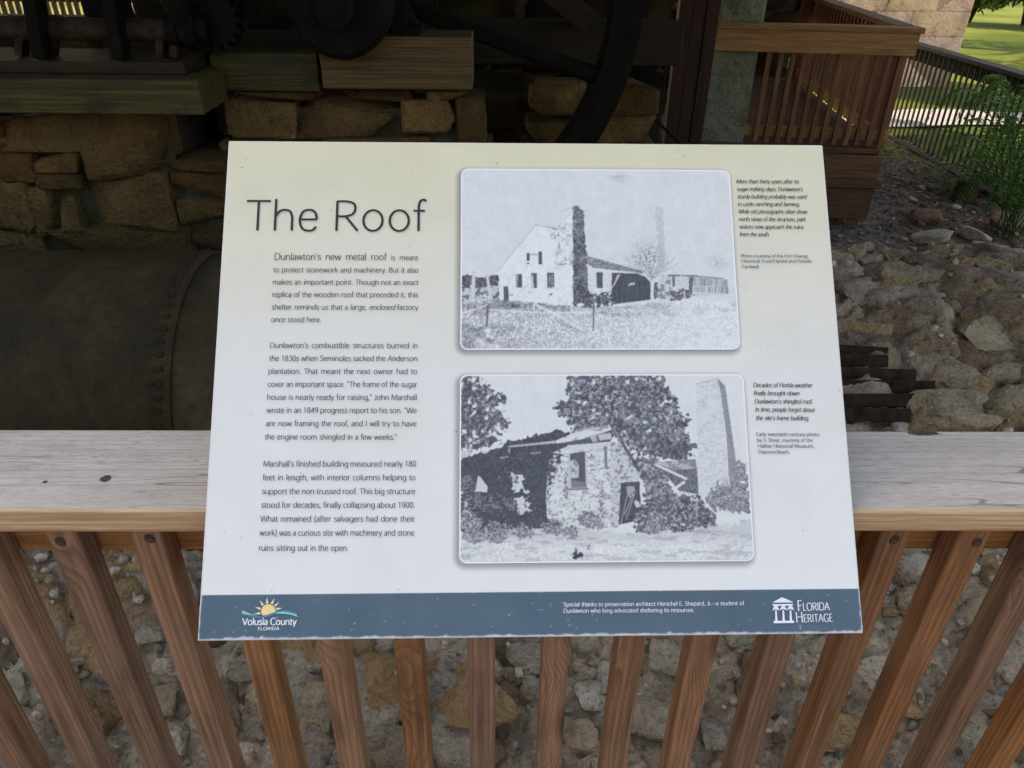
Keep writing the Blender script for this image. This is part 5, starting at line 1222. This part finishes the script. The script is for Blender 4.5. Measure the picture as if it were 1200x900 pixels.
# ---- lettering: one skeleton alphabet drawn with a broad pen
def cr(*p, n=7):
    p = [np.array(q_, float) for q_ in p]; p = [2 * p[0] - p[1]] + p + [2 * p[-1] - p[-2]]; out = []
    for i in range(1, len(p) - 2):
        for k in range(n):
            t = k / n; out.append(.5 * (2 * p[i] + (p[i + 1] - p[i - 1]) * t + (2 * p[i - 1] - 5 * p[i] + 4 * p[i + 1] - p[i + 2]) * t * t + (3 * p[i] - p[i - 1] - 3 * p[i + 1] + p[i + 2]) * t ** 3))
    return ('c', out + [p[-2]])
def ln(*p): return ('l', [np.array(q_, float) for q_ in p])
def el(x, y, rx, ry, n=28): return ('c', [np.array((x + rx * math.cos(2 * math.pi * i / n), y + ry * math.sin(2 * math.pi * i / n))) for i in range(n + 1)])
def dot(x, y): return ('d', [np.array((x, y), float)])
GL = {
 'a': (45, [cr((9, 40), (15, 48), (23, 50), (32, 47), (36, 37)), ln((36, 38), (36, 0)), cr((36, 29), (24, 28), (12, 24), (7, 13), (11, 3), (19, 0), (29, 3), (36, 12))]),
 'b': (55, [ln((9, 76), (9, 0)), cr((9, 36), (17, 47), (28, 50), (41, 44), (47, 25), (41, 6), (28, 0), (17, 3), (9, 14))]),
 'c': (44, [cr((39, 43), (33, 48), (27, 50), (13, 45), (7, 25), (13, 5), (27, 0), (34, 2), (40, 8))]),
 'd': (55, [ln((46, 76), (46, 0)), cr((46, 36), (38, 47), (27, 50), (14, 44), (8, 25), (14, 6), (27, 0), (38, 3), (46, 14))]),
 'e': (49, [ln((8, 27), (42, 27)), cr((42, 27), (40, 40), (34, 48), (25, 50), (13, 45), (7, 25), (13, 5), (26, 0), (35, 2), (41, 10))]),
 'f': (29, [cr((29, 73), (23, 76), (16, 72), (13, 60)), ln((13, 60), (13, 0)), ln((2, 49), (26, 49))]),
 'g': (54, [cr((46, 36), (38, 47), (27, 50), (14, 44), (8, 26), (14, 7), (27, 2), (38, 5), (46, 15)), ln((46, 50), (46, -6)), cr((46, -6), (42, -17), (29, -22), (18, -21), (11, -16))]),
 'h': (53, [ln((9, 76), (9, 0)), cr((9, 33), (17, 46), (28, 50), (39, 46), (44, 33)), ln((44, 33), (44, 0))]),
 'i': (19, [ln((9.5, 50), (9.5, 0)), dot(9.5, 67)]),
 'j': (20, [ln((11, 50), (11, -10)), cr((11, -10), (8, -19), (1, -21)), dot(11, 67)]),
 'k': (47, [ln((9, 76), (9, 0)), ln((39, 50), (10, 23)), ln((19, 31), (44, 0))]),
 'l': (19, [ln((9.5, 76), (9.5, 0))]),
 'm': (82, [ln((9, 50), (9, 0)), cr((9, 33), (16, 46), (26, 50), (36, 46), (41, 33)), ln((41, 33), (41, 0)), cr((41, 33), (48, 46), (58, 50), (68, 46), (73, 33)), ln((73, 33), (73, 0))]),
 'n': (53, [ln((9, 50), (9, 0)), cr((9, 33), (17, 46), (28, 50), (39, 46), (44, 33)), ln((44, 33), (44, 0))]),
 'o': (55, [el(27.5, 25, 20, 25)]),
 'p': (55, [ln((9, 50), (9, -22)), cr((9, 36), (17, 47), (28, 50), (41, 44), (47, 25), (41, 6), (28, 0), (17, 3), (9, 14))]),
 'q': (55, [ln((46, 50), (46, -22)), cr((46, 36), (38, 47), (27, 50), (14, 44), (8, 25), (14, 6), (27, 0), (38, 3), (46, 14))]),
 'r': (33, [ln((9, 50), (9, 0)), cr((9, 31), (14, 44), (22, 50), (31, 49))]),
 's': (40, [cr((34, 43), (28, 49), (20, 50), (11, 46), (9, 38), (14, 30), (24, 25), (33, 20), (35, 12), (30, 3), (20, 0), (12, 1), (6, 7))]),
 't': (31, [ln((13, 63), (13, 12)), cr((13, 12), (15, 3), (21, 0), (29, 2)), ln((2, 49), (28, 49))]),
 'u': (53, [ln((9, 50), (9, 17)), cr((9, 17), (14, 4), (25, 0), (36, 4), (44, 17)), ln((44, 50), (44, 0))]),
 'v': (46, [ln((4, 50), (23, 0)), ln((23, 0), (42, 50))]),
 'w': (70, [ln((4, 50), (19, 0)), ln((19, 0), (35, 50)), ln((35, 50), (51, 0)), ln((51, 0), (66, 50))]),
 'x': (46, [ln((5, 50), (41, 0)), ln((40, 50), (4, 0))]),
 'y': (46, [ln((4, 50), (23, 2)), ln((42, 50), (16, -22))]),
 'z': (42, [ln((6, 49), (36, 49)), ln((36, 49), (5, 1)), ln((5, 1), (38, 1))]),
 'A': (62, [ln((3, 0), (31, 72)), ln((31, 72), (59, 0)), ln((13, 25), (49, 25))]),
 'B': (55, [ln((9, 72), (9, 0)), cr((9, 71), (28, 71), (40, 67), (43, 56), (38, 43), (26, 39), (9, 39)), cr((9, 39), (29, 39), (43, 34), (48, 20), (42, 5), (28, 1), (9, 1))]),
 'C': (64, [cr((58, 60), (49, 70), (38, 73), (18, 65), (8, 36), (18, 7), (38, -1), (50, 2), (59, 12))]),
 'D': (69, [ln((9, 72), (9, 0)), cr((9, 71), (32, 71), (53, 62), (61, 36), (53, 10), (32, 1), (9, 1))]),
 'E': (48, [ln((9, 72), (9, 0)), ln((9, 71), (42, 71)), ln((9, 38), (38, 38)), ln((9, 1), (44, 1))]),
 'F': (46, [ln((9, 72), (9, 0)), ln((9, 71), (43, 71)), ln((9, 37), (38, 37))]),
 'G': (70, [cr((59, 60), (50, 70), (38, 73), (18, 65), (8, 36), (18, 7), (38, -1), (52, 3), (61, 9)), ln((61, 33), (61, 6)), ln((43, 33), (61, 33))]),
 'H': (68, [ln((9, 72), (9, 0)), ln((59, 72), (59, 0)), ln((9, 38), (59, 38))]),
 'I': (24, [ln((12, 72), (12, 0))]),
 'J': (33, [ln((23, 72), (23, 14)), cr((23, 14), (19, 2), (10, -2), (2, 1))]),
 'L': (45, [ln((9, 72), (9, 0)), ln((9, 1), (42, 1))]),
 'M': (82, [ln((11, 72), (8, 0)), ln((11, 72), (41, 5)), ln((41, 5), (71, 72)), ln((71, 72), (74, 0))]),
 'N': (68, [ln((9, 0), (9, 72)), ln((9, 72), (59, 0)), ln((59, 0), (59, 72))]),
 'O': (74, [el(37, 36, 30, 37)]),
 'P': (52, [ln((9, 72), (9, 0)), cr((9, 71), (28, 71), (43, 66), (47, 52), (41, 38), (26, 33), (9, 33))]),
 'R': (57, [ln((9, 72), (9, 0)), cr((9, 71), (28, 71), (43, 66), (47, 53), (41, 40), (26, 35), (9, 35)), ln((27, 35), (53, 0))]),
 'S': (50, [cr((43, 62), (35, 71), (25, 73), (13, 68), (9, 56), (15, 45), (26, 39), (39, 31), (43, 18), (37, 4), (24, -1), (13, 1), (5, 9))]),
 'T': (54, [ln((27, 72), (27, 0)), ln((2, 71), (52, 71))]),
 'V': (60, [ln((3, 72), (30, 0)), ln((30, 0), (57, 72))]),
 'W': (90, [ln((3, 72), (24, 0)), ln((24, 0), (45, 70)), ln((45, 70), (66, 0)), ln((66, 0), (87, 72))]),
 '0': (50, [el(25, 35, 18, 36)]), '1': (50, [ln((27, 71), (27, 0)), ln((15, 60), (27, 71))]),
 '3': (50, [cr((10, 62), (18, 70), (28, 70), (37, 62), (36, 46), (22, 39)), cr((22, 39), (37, 35), (41, 20), (34, 4), (21, -1), (9, 6))]),
 '4': (50, [ln((34, 71), (34, 0)), ln((34, 71), (6, 20)), ln((6, 20), (45, 20))]),
 '8': (50, [el(25, 54, 14, 17), el(25, 19, 18, 19)]), '9': (50, [el(25, 48, 17, 22), cr((42, 50), (40, 25), (30, 5), (16, -1))]),
 '.': (20, [dot(10, 3)]), ',': (20, [dot(10, 3), ln((11, 3), (6, -12))]), "'": (18, [ln((10, 74), (7, 56))]), '-': (28, [ln((4, 26), (24, 26))]), '\u2014': (70, [ln((3, 26), (67, 26))]),
 '\u201c': (32, [ln((7, 56), (11, 74)), ln((19, 56), (23, 74))]), '\u201d': (32, [ln((11, 74), (7, 56)), ln((23, 74), (19, 56))]),
 '(': (28, [cr((22, 76), (12, 55), (9, 28), (12, 2), (22, -18))]), ')': (28, [cr((6, 76), (16, 55), (19, 28), (16, 2), (6, -18))]), '/': (36, [ln((3, -8), (33, 76))]),
}
class Pen:
    def __init__(s, stem=8.0, thin=6.0, serif=0.0, slant=0.0, tight=1.0, space=26): s.stem, s.thin, s.serif, s.slant, s.tight, s.space = stem, thin, serif, slant, tight, space
    def width(s, w_): return sum(GL[c][0] * s.tight for c in w_)
    def glyphs(s, w_):
        """list of quads-strips (points left, points right) of one word in font units"""
        out = []; x = 0
        for ch in w_:
            adv, st = GL[ch]
            for kind, pts in st:
                P = [np.array((p[0] + x + (adv * s.tight - adv) / 2, p[1])) for p in pts]
                if kind == 'd':
                    r = s.stem * .66; c = P[0]; n = 8
                    out.append(('f', [c + r * np.array((math.cos(2 * math.pi * i / n), math.sin(2 * math.pi * i / n))) for i in range(n)]))
                else: 
                    out.append(('s', P))
                    if s.serif and kind == 'l':
                        for p, o in ((P[0], P[1]), (P[-1], P[-2])):
                            if abs(o[0] - p[0]) < abs(o[1] - p[1]) * .6 and min(abs(p[1] - v) for v in (0, 50, 72, 76, -22)) < 1:
                                up = o[1] < p[1]; yy = p[1] - (s.thin / 2 if up else -s.thin / 2)
                                a = s.serif * (1.0 if not (up and ch in 'bdhijklmnpru') else 1.0); b_ = s.serif * (1.0 if not (up and ch in 'bdhijklmnpru') else .25)
                                out.append(('s', [np.array((p[0] - a, yy)), np.array((p[0] + b_, yy))]))
            x += adv * s.tight
        return out
class Text:
    """collects printed lettering into one mesh on the face of the sign"""
    def __init__(s, z=.0013): s.mb = MB(); s.z = z; s.k = 0
    def word(s, pen, w_, org, ux, uy):
        for kind, P in pen.glyphs(w_):
            s.k += 1; z = s.z + (s.k % 23) * 1.2e-5
            tr = lambda p: (org[0] + ux[0] * (p[0] + pen.slant * p[1]) + uy[0] * p[1], org[1] + ux[1] * (p[0] + pen.slant * p[1]) + uy[1] * p[1], z)
            if kind == 'f': s.mb.add([tr(p) for p in P], [tuple(range(len(P)))]); continue
            n = len(P); L_, R_ = [], []
            for i in range(n):
                d = P[min(i + 1, n - 1)] - P[max(i - 1, 0)]; l = np.hypot(*d) or 1; d = d / l
                hw = (pen.thin + (pen.stem - pen.thin) * min(1, abs(d[1]) * 1.08)) / 2; nn = np.array((-d[1], d[0])) * hw
                L_.append(tr(P[i] + nn)); R_.append(tr(P[i] - nn))
            s.mb.add(L_ + R_, [(i, n + i, n + i + 1, i + 1) for i in range(n - 1)])
    def line(s, text, xl, yl, xr, yr, em, pens, justify=True, hs=None):
        """text from photo pixel (xl,yl) to (xr,yr) on its baseline; em = metres per 100 font units (height)"""
        a = np.array(pp(xl, yl)); b_ = np.array(pp(xr, yr)); d = b_ - a; W = np.hypot(*d); d = d / W; up = np.array((-d[1], d[0]))
        words = text if isinstance(text, list) else [(w_, pens, 1.0) for w_ in text.split(' ')]
        wu = sum(p.width(w_) * k for w_, p, k in words); ns = len(words) - 1; sp_ = words[0][1].space
        unit = em / 100
        if justify and ns: 
            h = hs or 1.0; gap = (W / unit - wu * h) / ns
            if gap < 24: h = (W / unit - 24 * ns) / wu; gap = 24
        else: h = W / unit / (wu + ns * sp_); gap = sp_ * h
        x = 0
        for w_, p, k in words:
            s.word(p, w_, a + d * x * unit, d * unit * h * k, up * unit * k); x += p.width(w_) * h * k + gap
    def build(s, name, mat): return s.mb.build(name, mat, sign)
M_INK = plain('black_ink', (.010, .011, .016), .5, 0, .05); M_GINK = plain('grey_ink', (.045, .048, .058), .5, 0, .05); M_BINK = plain('blue_grey_ink', (.075, .105, .14), .5, 0, .05)
M_WINK = plain('white_ink', (.72, .75, .80), .5, 0, .05)
def PM(px): return px * PW / 747.0          # photo pixels -> metres at mid height of the sign (good enough for type sizes)

# title: very light sans
tt = Text(); ultra = Pen(5.0, 4.7)
tt.line('The Roof', 286.6, 270.4, 499.4, 271.2, PM(53.5), ultra, justify=False); tt.build('title_lettering', M_INK)
sans = Pen(8.4, 5.4, tight=1.0, space=30); sansb = Pen(7.6, 5.0, tight=.98, space=30); sani = Pen(8.4, 5.4, slant=.2, tight=.95, space=27)
EM = PM(8.9)
t1 = Text()
t1.line([(w_, sansb, 1.30) for w_ in "Dunlawton's new metal roof".split(' ')] + [(w_, sans, 1.0) for w_ in ('is', 'meant')], 321.5, 304.8, 490.2, 305.2, EM, None, hs=.98)
for s_, xl, yl, xr, j in (('to protect stonework and machinery. But it also', 320.2, 319.3, 490.7, 1), ('makes an important point. Though not an exact', 319.6, 333.7, 490.6, 1), ('replica of the wooden roof that preceded it, this', 318.8, 348.2, 490.3, 1)):
    t1.line(s_, xl, yl, xr, yl + .5, EM, sans)
t1.line([(w_, sans, 1.0) for w_ in 'shelter reminds us that a large,'.split(' ')] + [('enclosed', sani, 1.0), ('factory', sans, 1.0)], 318.3, 362.9, 490.1, 363.4, EM, None)
t1.line('once stood here.', 317.8, 377.6, 376.7, 377.8, EM, sans, justify=False); t1.build('paragraph_lettering', M_GINK)
t2 = Text()
for i, (s_, j) in enumerate((("Dunlawton's combustible structures burned in", 1), ('the 1830s when Seminoles sacked the Anderson', 1), ('plantation. That meant the next owner had to', 1), ('cover an important space. \u201cThe frame of the sugar', 1),
                             ('house is nearly ready for raising,\u201d John Marshall', 1), ('wrote in an 1849 progress report to his son. \u201cWe', 1), ('are now framing the roof, and I will try to have', 1), ('the engine room shingled in a few weeks.\u201d', 0))):
    yb = (407.9, 423.1, 438.2, 453.4, 468.6, 483.9, 499.4, 515.1)[i]; xl = (316.2, 315.6, 314.4, 313.9, 313.0, 312.4, 311.6, 310.5)[i]; xr = (489.8, 489.4, 489.2, 489.0, 488.8, 488.6, 488.4, 465.2)[i]
    t2.line(s_, xl, yl := yb, xr, yb + .3, EM * 1.01, sans, justify=bool(j))
t2.build('paragraph_lettering', M_GINK)
t3 = Text()
for i, (s_, j) in enumerate((("Marshall's finished building measured nearly 180", 1), ('feet in length, with interior columns helping to', 1), ('support the non-trussed roof. This big structure', 1), ('stood for decades, finally collapsing about 1900.', 1),
                             ('What remained (after salvagers had done their', 1), ('work) was a curious site with machinery and stone', 1), ('ruins sitting out in the open.', 0))):
    yb = (546.8, 562.8, 579.0, 595.0, 611.2, 627.6, 645.4)[i]; xl = (308.7, 307.9, 307.0, 306.0, 305.3, 304.2, 303.2)[i]; xr = (487.9, 487.3, 486.9, 486.4, 486.2, 486.0, 408.3)[i]
    t3.line(s_, xl, yb, xr, yb, EM * 1.02, sans, justify=bool(j))
t3.build('paragraph_lettering', M_GINK)
ital = Pen(10.0, 5.2, slant=.24, tight=.94, space=28); rom = Pen(10, 6, serif=5, tight=1.0, space=28); romw = Pen(10, 6, serif=6, tight=1.02, space=30)
c1 = Text()
for i, s_ in enumerate(('More than thirty years after its', "sugar-making days, Dunlawton's", 'sturdy building probably was used', 'in cattle ranching and farming.', 'While old photographs often show', 'north views of the structure, park', 'visitors now approach the ruins', 'from the south.')):
    yb = (215.2, 224.1, 232.9, 241.7, 250.5, 259.4, 268.3, 277)[i]; c1.line(s_, (862.4, 862.9, 863.4, 864.2, 864.8, 865.1, 865.7, 866.2)[i], yb, (935.6, 940.2, 944.6, 936.8, 945.2, 943.5, 940.9, 901.3)[i], yb + .3, PM(7.2), ital, justify=False)
c1.build('caption_lettering', M_INK)
c2 = Text()
for i, s_ in enumerate(('Photo courtesy of the Port Orange', 'Historical Trust/Harold and Priscilla', 'Cardwell.')):
    yb = (301.9, 307.9, 314.4)[i]; c2.line(s_, (867.9, 868.2, 868.7)[i], yb, (946.8, 950.8, 890.1)[i], yb + .3, PM(5.5), rom, justify=False)
c2.build('credit_lettering', M_BINK)
c3 = Text()
for i, s_ in enumerate(('Decades of Florida weather', 'finally brought down', "Dunlawton's shingled roof.", 'In time, people forgot about', "the site's frame building.")):
    yb = (453.8, 463.2, 472.9, 482.5, 492.3)[i]; c3.line(s_, (882.1, 882.5, 883.6, 884.3, 885.1)[i], yb, (951.5, 936.3, 951.8, 954.1, 947.6)[i], yb + .3, PM(7.3), ital, justify=False)
c3.build('caption_lettering', M_INK)
c4 = Text()
for i, s_ in enumerate(('Early twentieth-century photo', 'by S. Shear, courtesy of the', 'Halifax Historical Museum,', 'Daytona Beach.')):
    yb = (510.9, 517.8, 524.6, 531.5)[i]; c4.line(s_, (886, 886.9, 887.5, 888.2)[i], yb, (959.9, 952.1, 953.9, 925.5)[i], yb + .2, PM(5.6), rom, justify=False)
c4.build('credit_lettering', M_BINK)
c5 = Text()
c5.line('Special thanks to preservation architect Herschel E. Shepard, Jr.\u2014a student of', 660.2, 710.4, 871.8, 708.9, PM(6.0), romw, justify=False)
c5.line('Dunlawton who long advocated sheltering its resources.', 660.2, 717.9, 813.4, 716.9, PM(6.0), romw, justify=False)
c5.build('thanks_lettering', M_WINK)
# county emblem: half sun over a wave
z0_ = .0013
lg = MB(); wv = MB(); wb = MB()
q12 = T((270, 690), 12.0)
def shp(mbx, pts, z):
    mbx.add([(*pp(*q12(p)[0]), z) for p in pts], [tuple(range(len(pts)))])
def tri(mbx, *p): shp(mbx, p, z0_)
for p in (((520, 118), (500, 205), (542, 203)), ((624, 130), (566, 203), (604, 214)), ((696, 182), (620, 226), (636, 254)), ((734, 268), (650, 262), (650, 302)), ((420, 158), (446, 240), (478, 220)), ((352, 256), (432, 262), (424, 298)), ((335, 350), (426, 322), (424, 360))): tri(lg, *p)
lg.build('emblem_ray', plain('pale_yellow_ink', (.70, .64, .42), .5, 0, .05), sign)
sun_ = MB(); cs = [(540 + 102 * math.cos(R(a)), 316 - 102 * math.sin(R(a))) for a in range(-4, 215, 7)]; cs = [c for c in cs]; shp(sun_, cs + [(455, 372), (500, 368), (560, 350), (640, 318)], z0_)
sun_.build('emblem_sun', plain('yellow_ink', (.78, .58, .26), .5, 0, .05), sign)
def strip(mbx, up_, lo_, z):
    U_ = cr(*up_, n=6)[1]; L2 = cr(*lo_, n=6)[1]; n = len(U_)
    mbx.add([(*pp(*q12(p)[0]), z) for p in list(U_) + list(L2)], [(i, n + i, n + i + 1, i + 1) for i in range(n - 1)])
strip(wv, ((168, 298), (240, 328), (300, 352), (380, 372)), ((168, 352), (240, 360), (300, 368), (380, 374)), z0_ + 6e-5)
wv2 = MB(); strip(wv2, ((640, 342), (730, 322), (830, 330), (940, 356)), ((640, 348), (730, 348), (830, 358), (940, 390)), z0_ + 6e-5)
M_SEAG = plain('sea_green_ink', (.16, .55, .42), .5, 0, .05); wv.build('emblem_wave', M_SEAG, sign); wv2.build('emblem_wave', M_SEAG, sign)
strip(wb, ((200, 355), (330, 380), (450, 384), (560, 352), (660, 312), (780, 296), (900, 318), (940, 340)), ((200, 362), (330, 400), (450, 404), (560, 378), (660, 340), (780, 318), (900, 334), (940, 352)), z0_ + 2e-5)
wb.build('emblem_wave', plain('sea_blue_ink', (.05, .20, .42), .5, 0, .05), sign)
e1 = Text(.0014); e1.line('Volusia County', 284.3, 732.2, 347.8, 731.9, PM(10.0), Pen(12.5, 7, serif=6.5, tight=1.0, space=24), justify=False)
e1.line('FLORIDA', 302.4, 738.3, 327.8, 737.9, PM(4.4), Pen(13, 12, tight=1.12), justify=False); e1.build('emblem_lettering', M_WINK)
# heritage emblem: temple front on three palms
q10 = T((890, 690), 10.0); hm = MB()
def shq(pts, z=z0_): hm.add([(*pp(*q10(p)[0]), z) for p in pts], [tuple(range(len(pts)))])
shq([(146, 160), (260, 96), (386, 152), (386, 158)]); shq([(148, 178), (386, 174), (386, 194), (150, 200)]); shq([(160, 374), (398, 370), (400, 398), (162, 402)])
for i, x_ in enumerate((188, 274, 358)):
    e = x_ + 4; y_ = 222 - 2 * i
    shq([(x_ - 9, 250), (x_ + 9, 250), (e + 15, 372), (e - 13, 372)], z0_ + 3e-5)
    for k in range(9):
        a = R(-200 + k * 27.5); 
        l = 40 if k not in (0, 8) else 46
        tip = (x_ + math.cos(a) * l, y_ + 6 + math.sin(a) * l * .85 + (14 if abs(math.cos(a)) > .75 else 0)); nn = (-math.sin(a) * 9, math.cos(a) * 9)
        shq([(x_ + nn[0], y_ + 8 + nn[1]), (x_ + math.cos(a) * l * .6 + nn[0] * 1.0, y_ + 4 + math.sin(a) * l * .6 + nn[1]), tip, (x_ + math.cos(a) * l * .6 - nn[0] * .9, y_ + 4 + math.sin(a) * l * .6 - nn[1]), (x_ - nn[0], y_ + 8 - nn[1])], z0_ + (4 + k) * 1e-5)
hm.build('emblem_temple', M_WINK, sign)
her = Pen(10.5, 6, serif=6.5, tight=1.02, space=3)
e2 = Text(.0014)
e2.line([('F', her, 1.36), ('LORIDA', her, 1.0)], 934.2, 715.6, 971.8, 714.6, PM(11.6), her, justify=False)
e2.line([('H', her, 1.34), ('ERITAGE', her, 1.0)], 932.2, 729.2, 975.8, 728.0, PM(11.6), her, justify=False)
e2.build('emblem_lettering', M_WINK)
# hidden bracket that carries the board on the rail
for x_ in (-.22, .22):
    mb = MB(); mb.box((x_, PH / 2, -.012), (.03, PH * .8, .009), bev=.001)
    mb.build('bracket', M_ALU, sign)
# =================================================================== ADDED TREES BEHIND THE VIEWER (close off the low sky)
q2 = np.random.RandomState(301)
proto_t = None
for i, (tx, ty, sc_) in enumerate(((-9.5, -13.0, 1.0), (-3.0, -15.2, 1.1), (4.4, -14.6, 1.0), (12.0, -13.0, 1.05), (-17, -5, 1.1), (17.5, -6.0, 1.0))):
    lab = 'leafy oak added behind the viewpoint to block low sky light, outside the picture'
    t = empty('added_oak', (tx, ty, GZ), rz=i * 1.3, label=lab, cat='tree', group='oaks added behind the viewpoint to block light'); t.scale = (sc_,) * 3
    if i == 0:
        mb = MB(); mb.tube([(0, 0, -.1), (.05, 0, 1.5), (.2, .1, 3.2), (.1, .2, 6)], [.3, .22, .17, .08], 10); trunk0 = mb.build('trunk', M_DARKW, t)
        mb = MB()
        for k in range(40):
            a = q2.uniform(0, 6.28); rr = q2.uniform(.2, 1) * 2.6; leaf_cloud(mb, (math.cos(a) * rr, math.sin(a) * rr, q2.uniform(.8, 7.0)), (1.0, 1.0, .8), 170, .17, q2)
        crown0 = mb.build('crown', M_LEAF, t, colors=True)
    else:
        for o_ in (trunk0, crown0):
            c_ = o_.copy(); COL.objects.link(c_); c_.parent = t
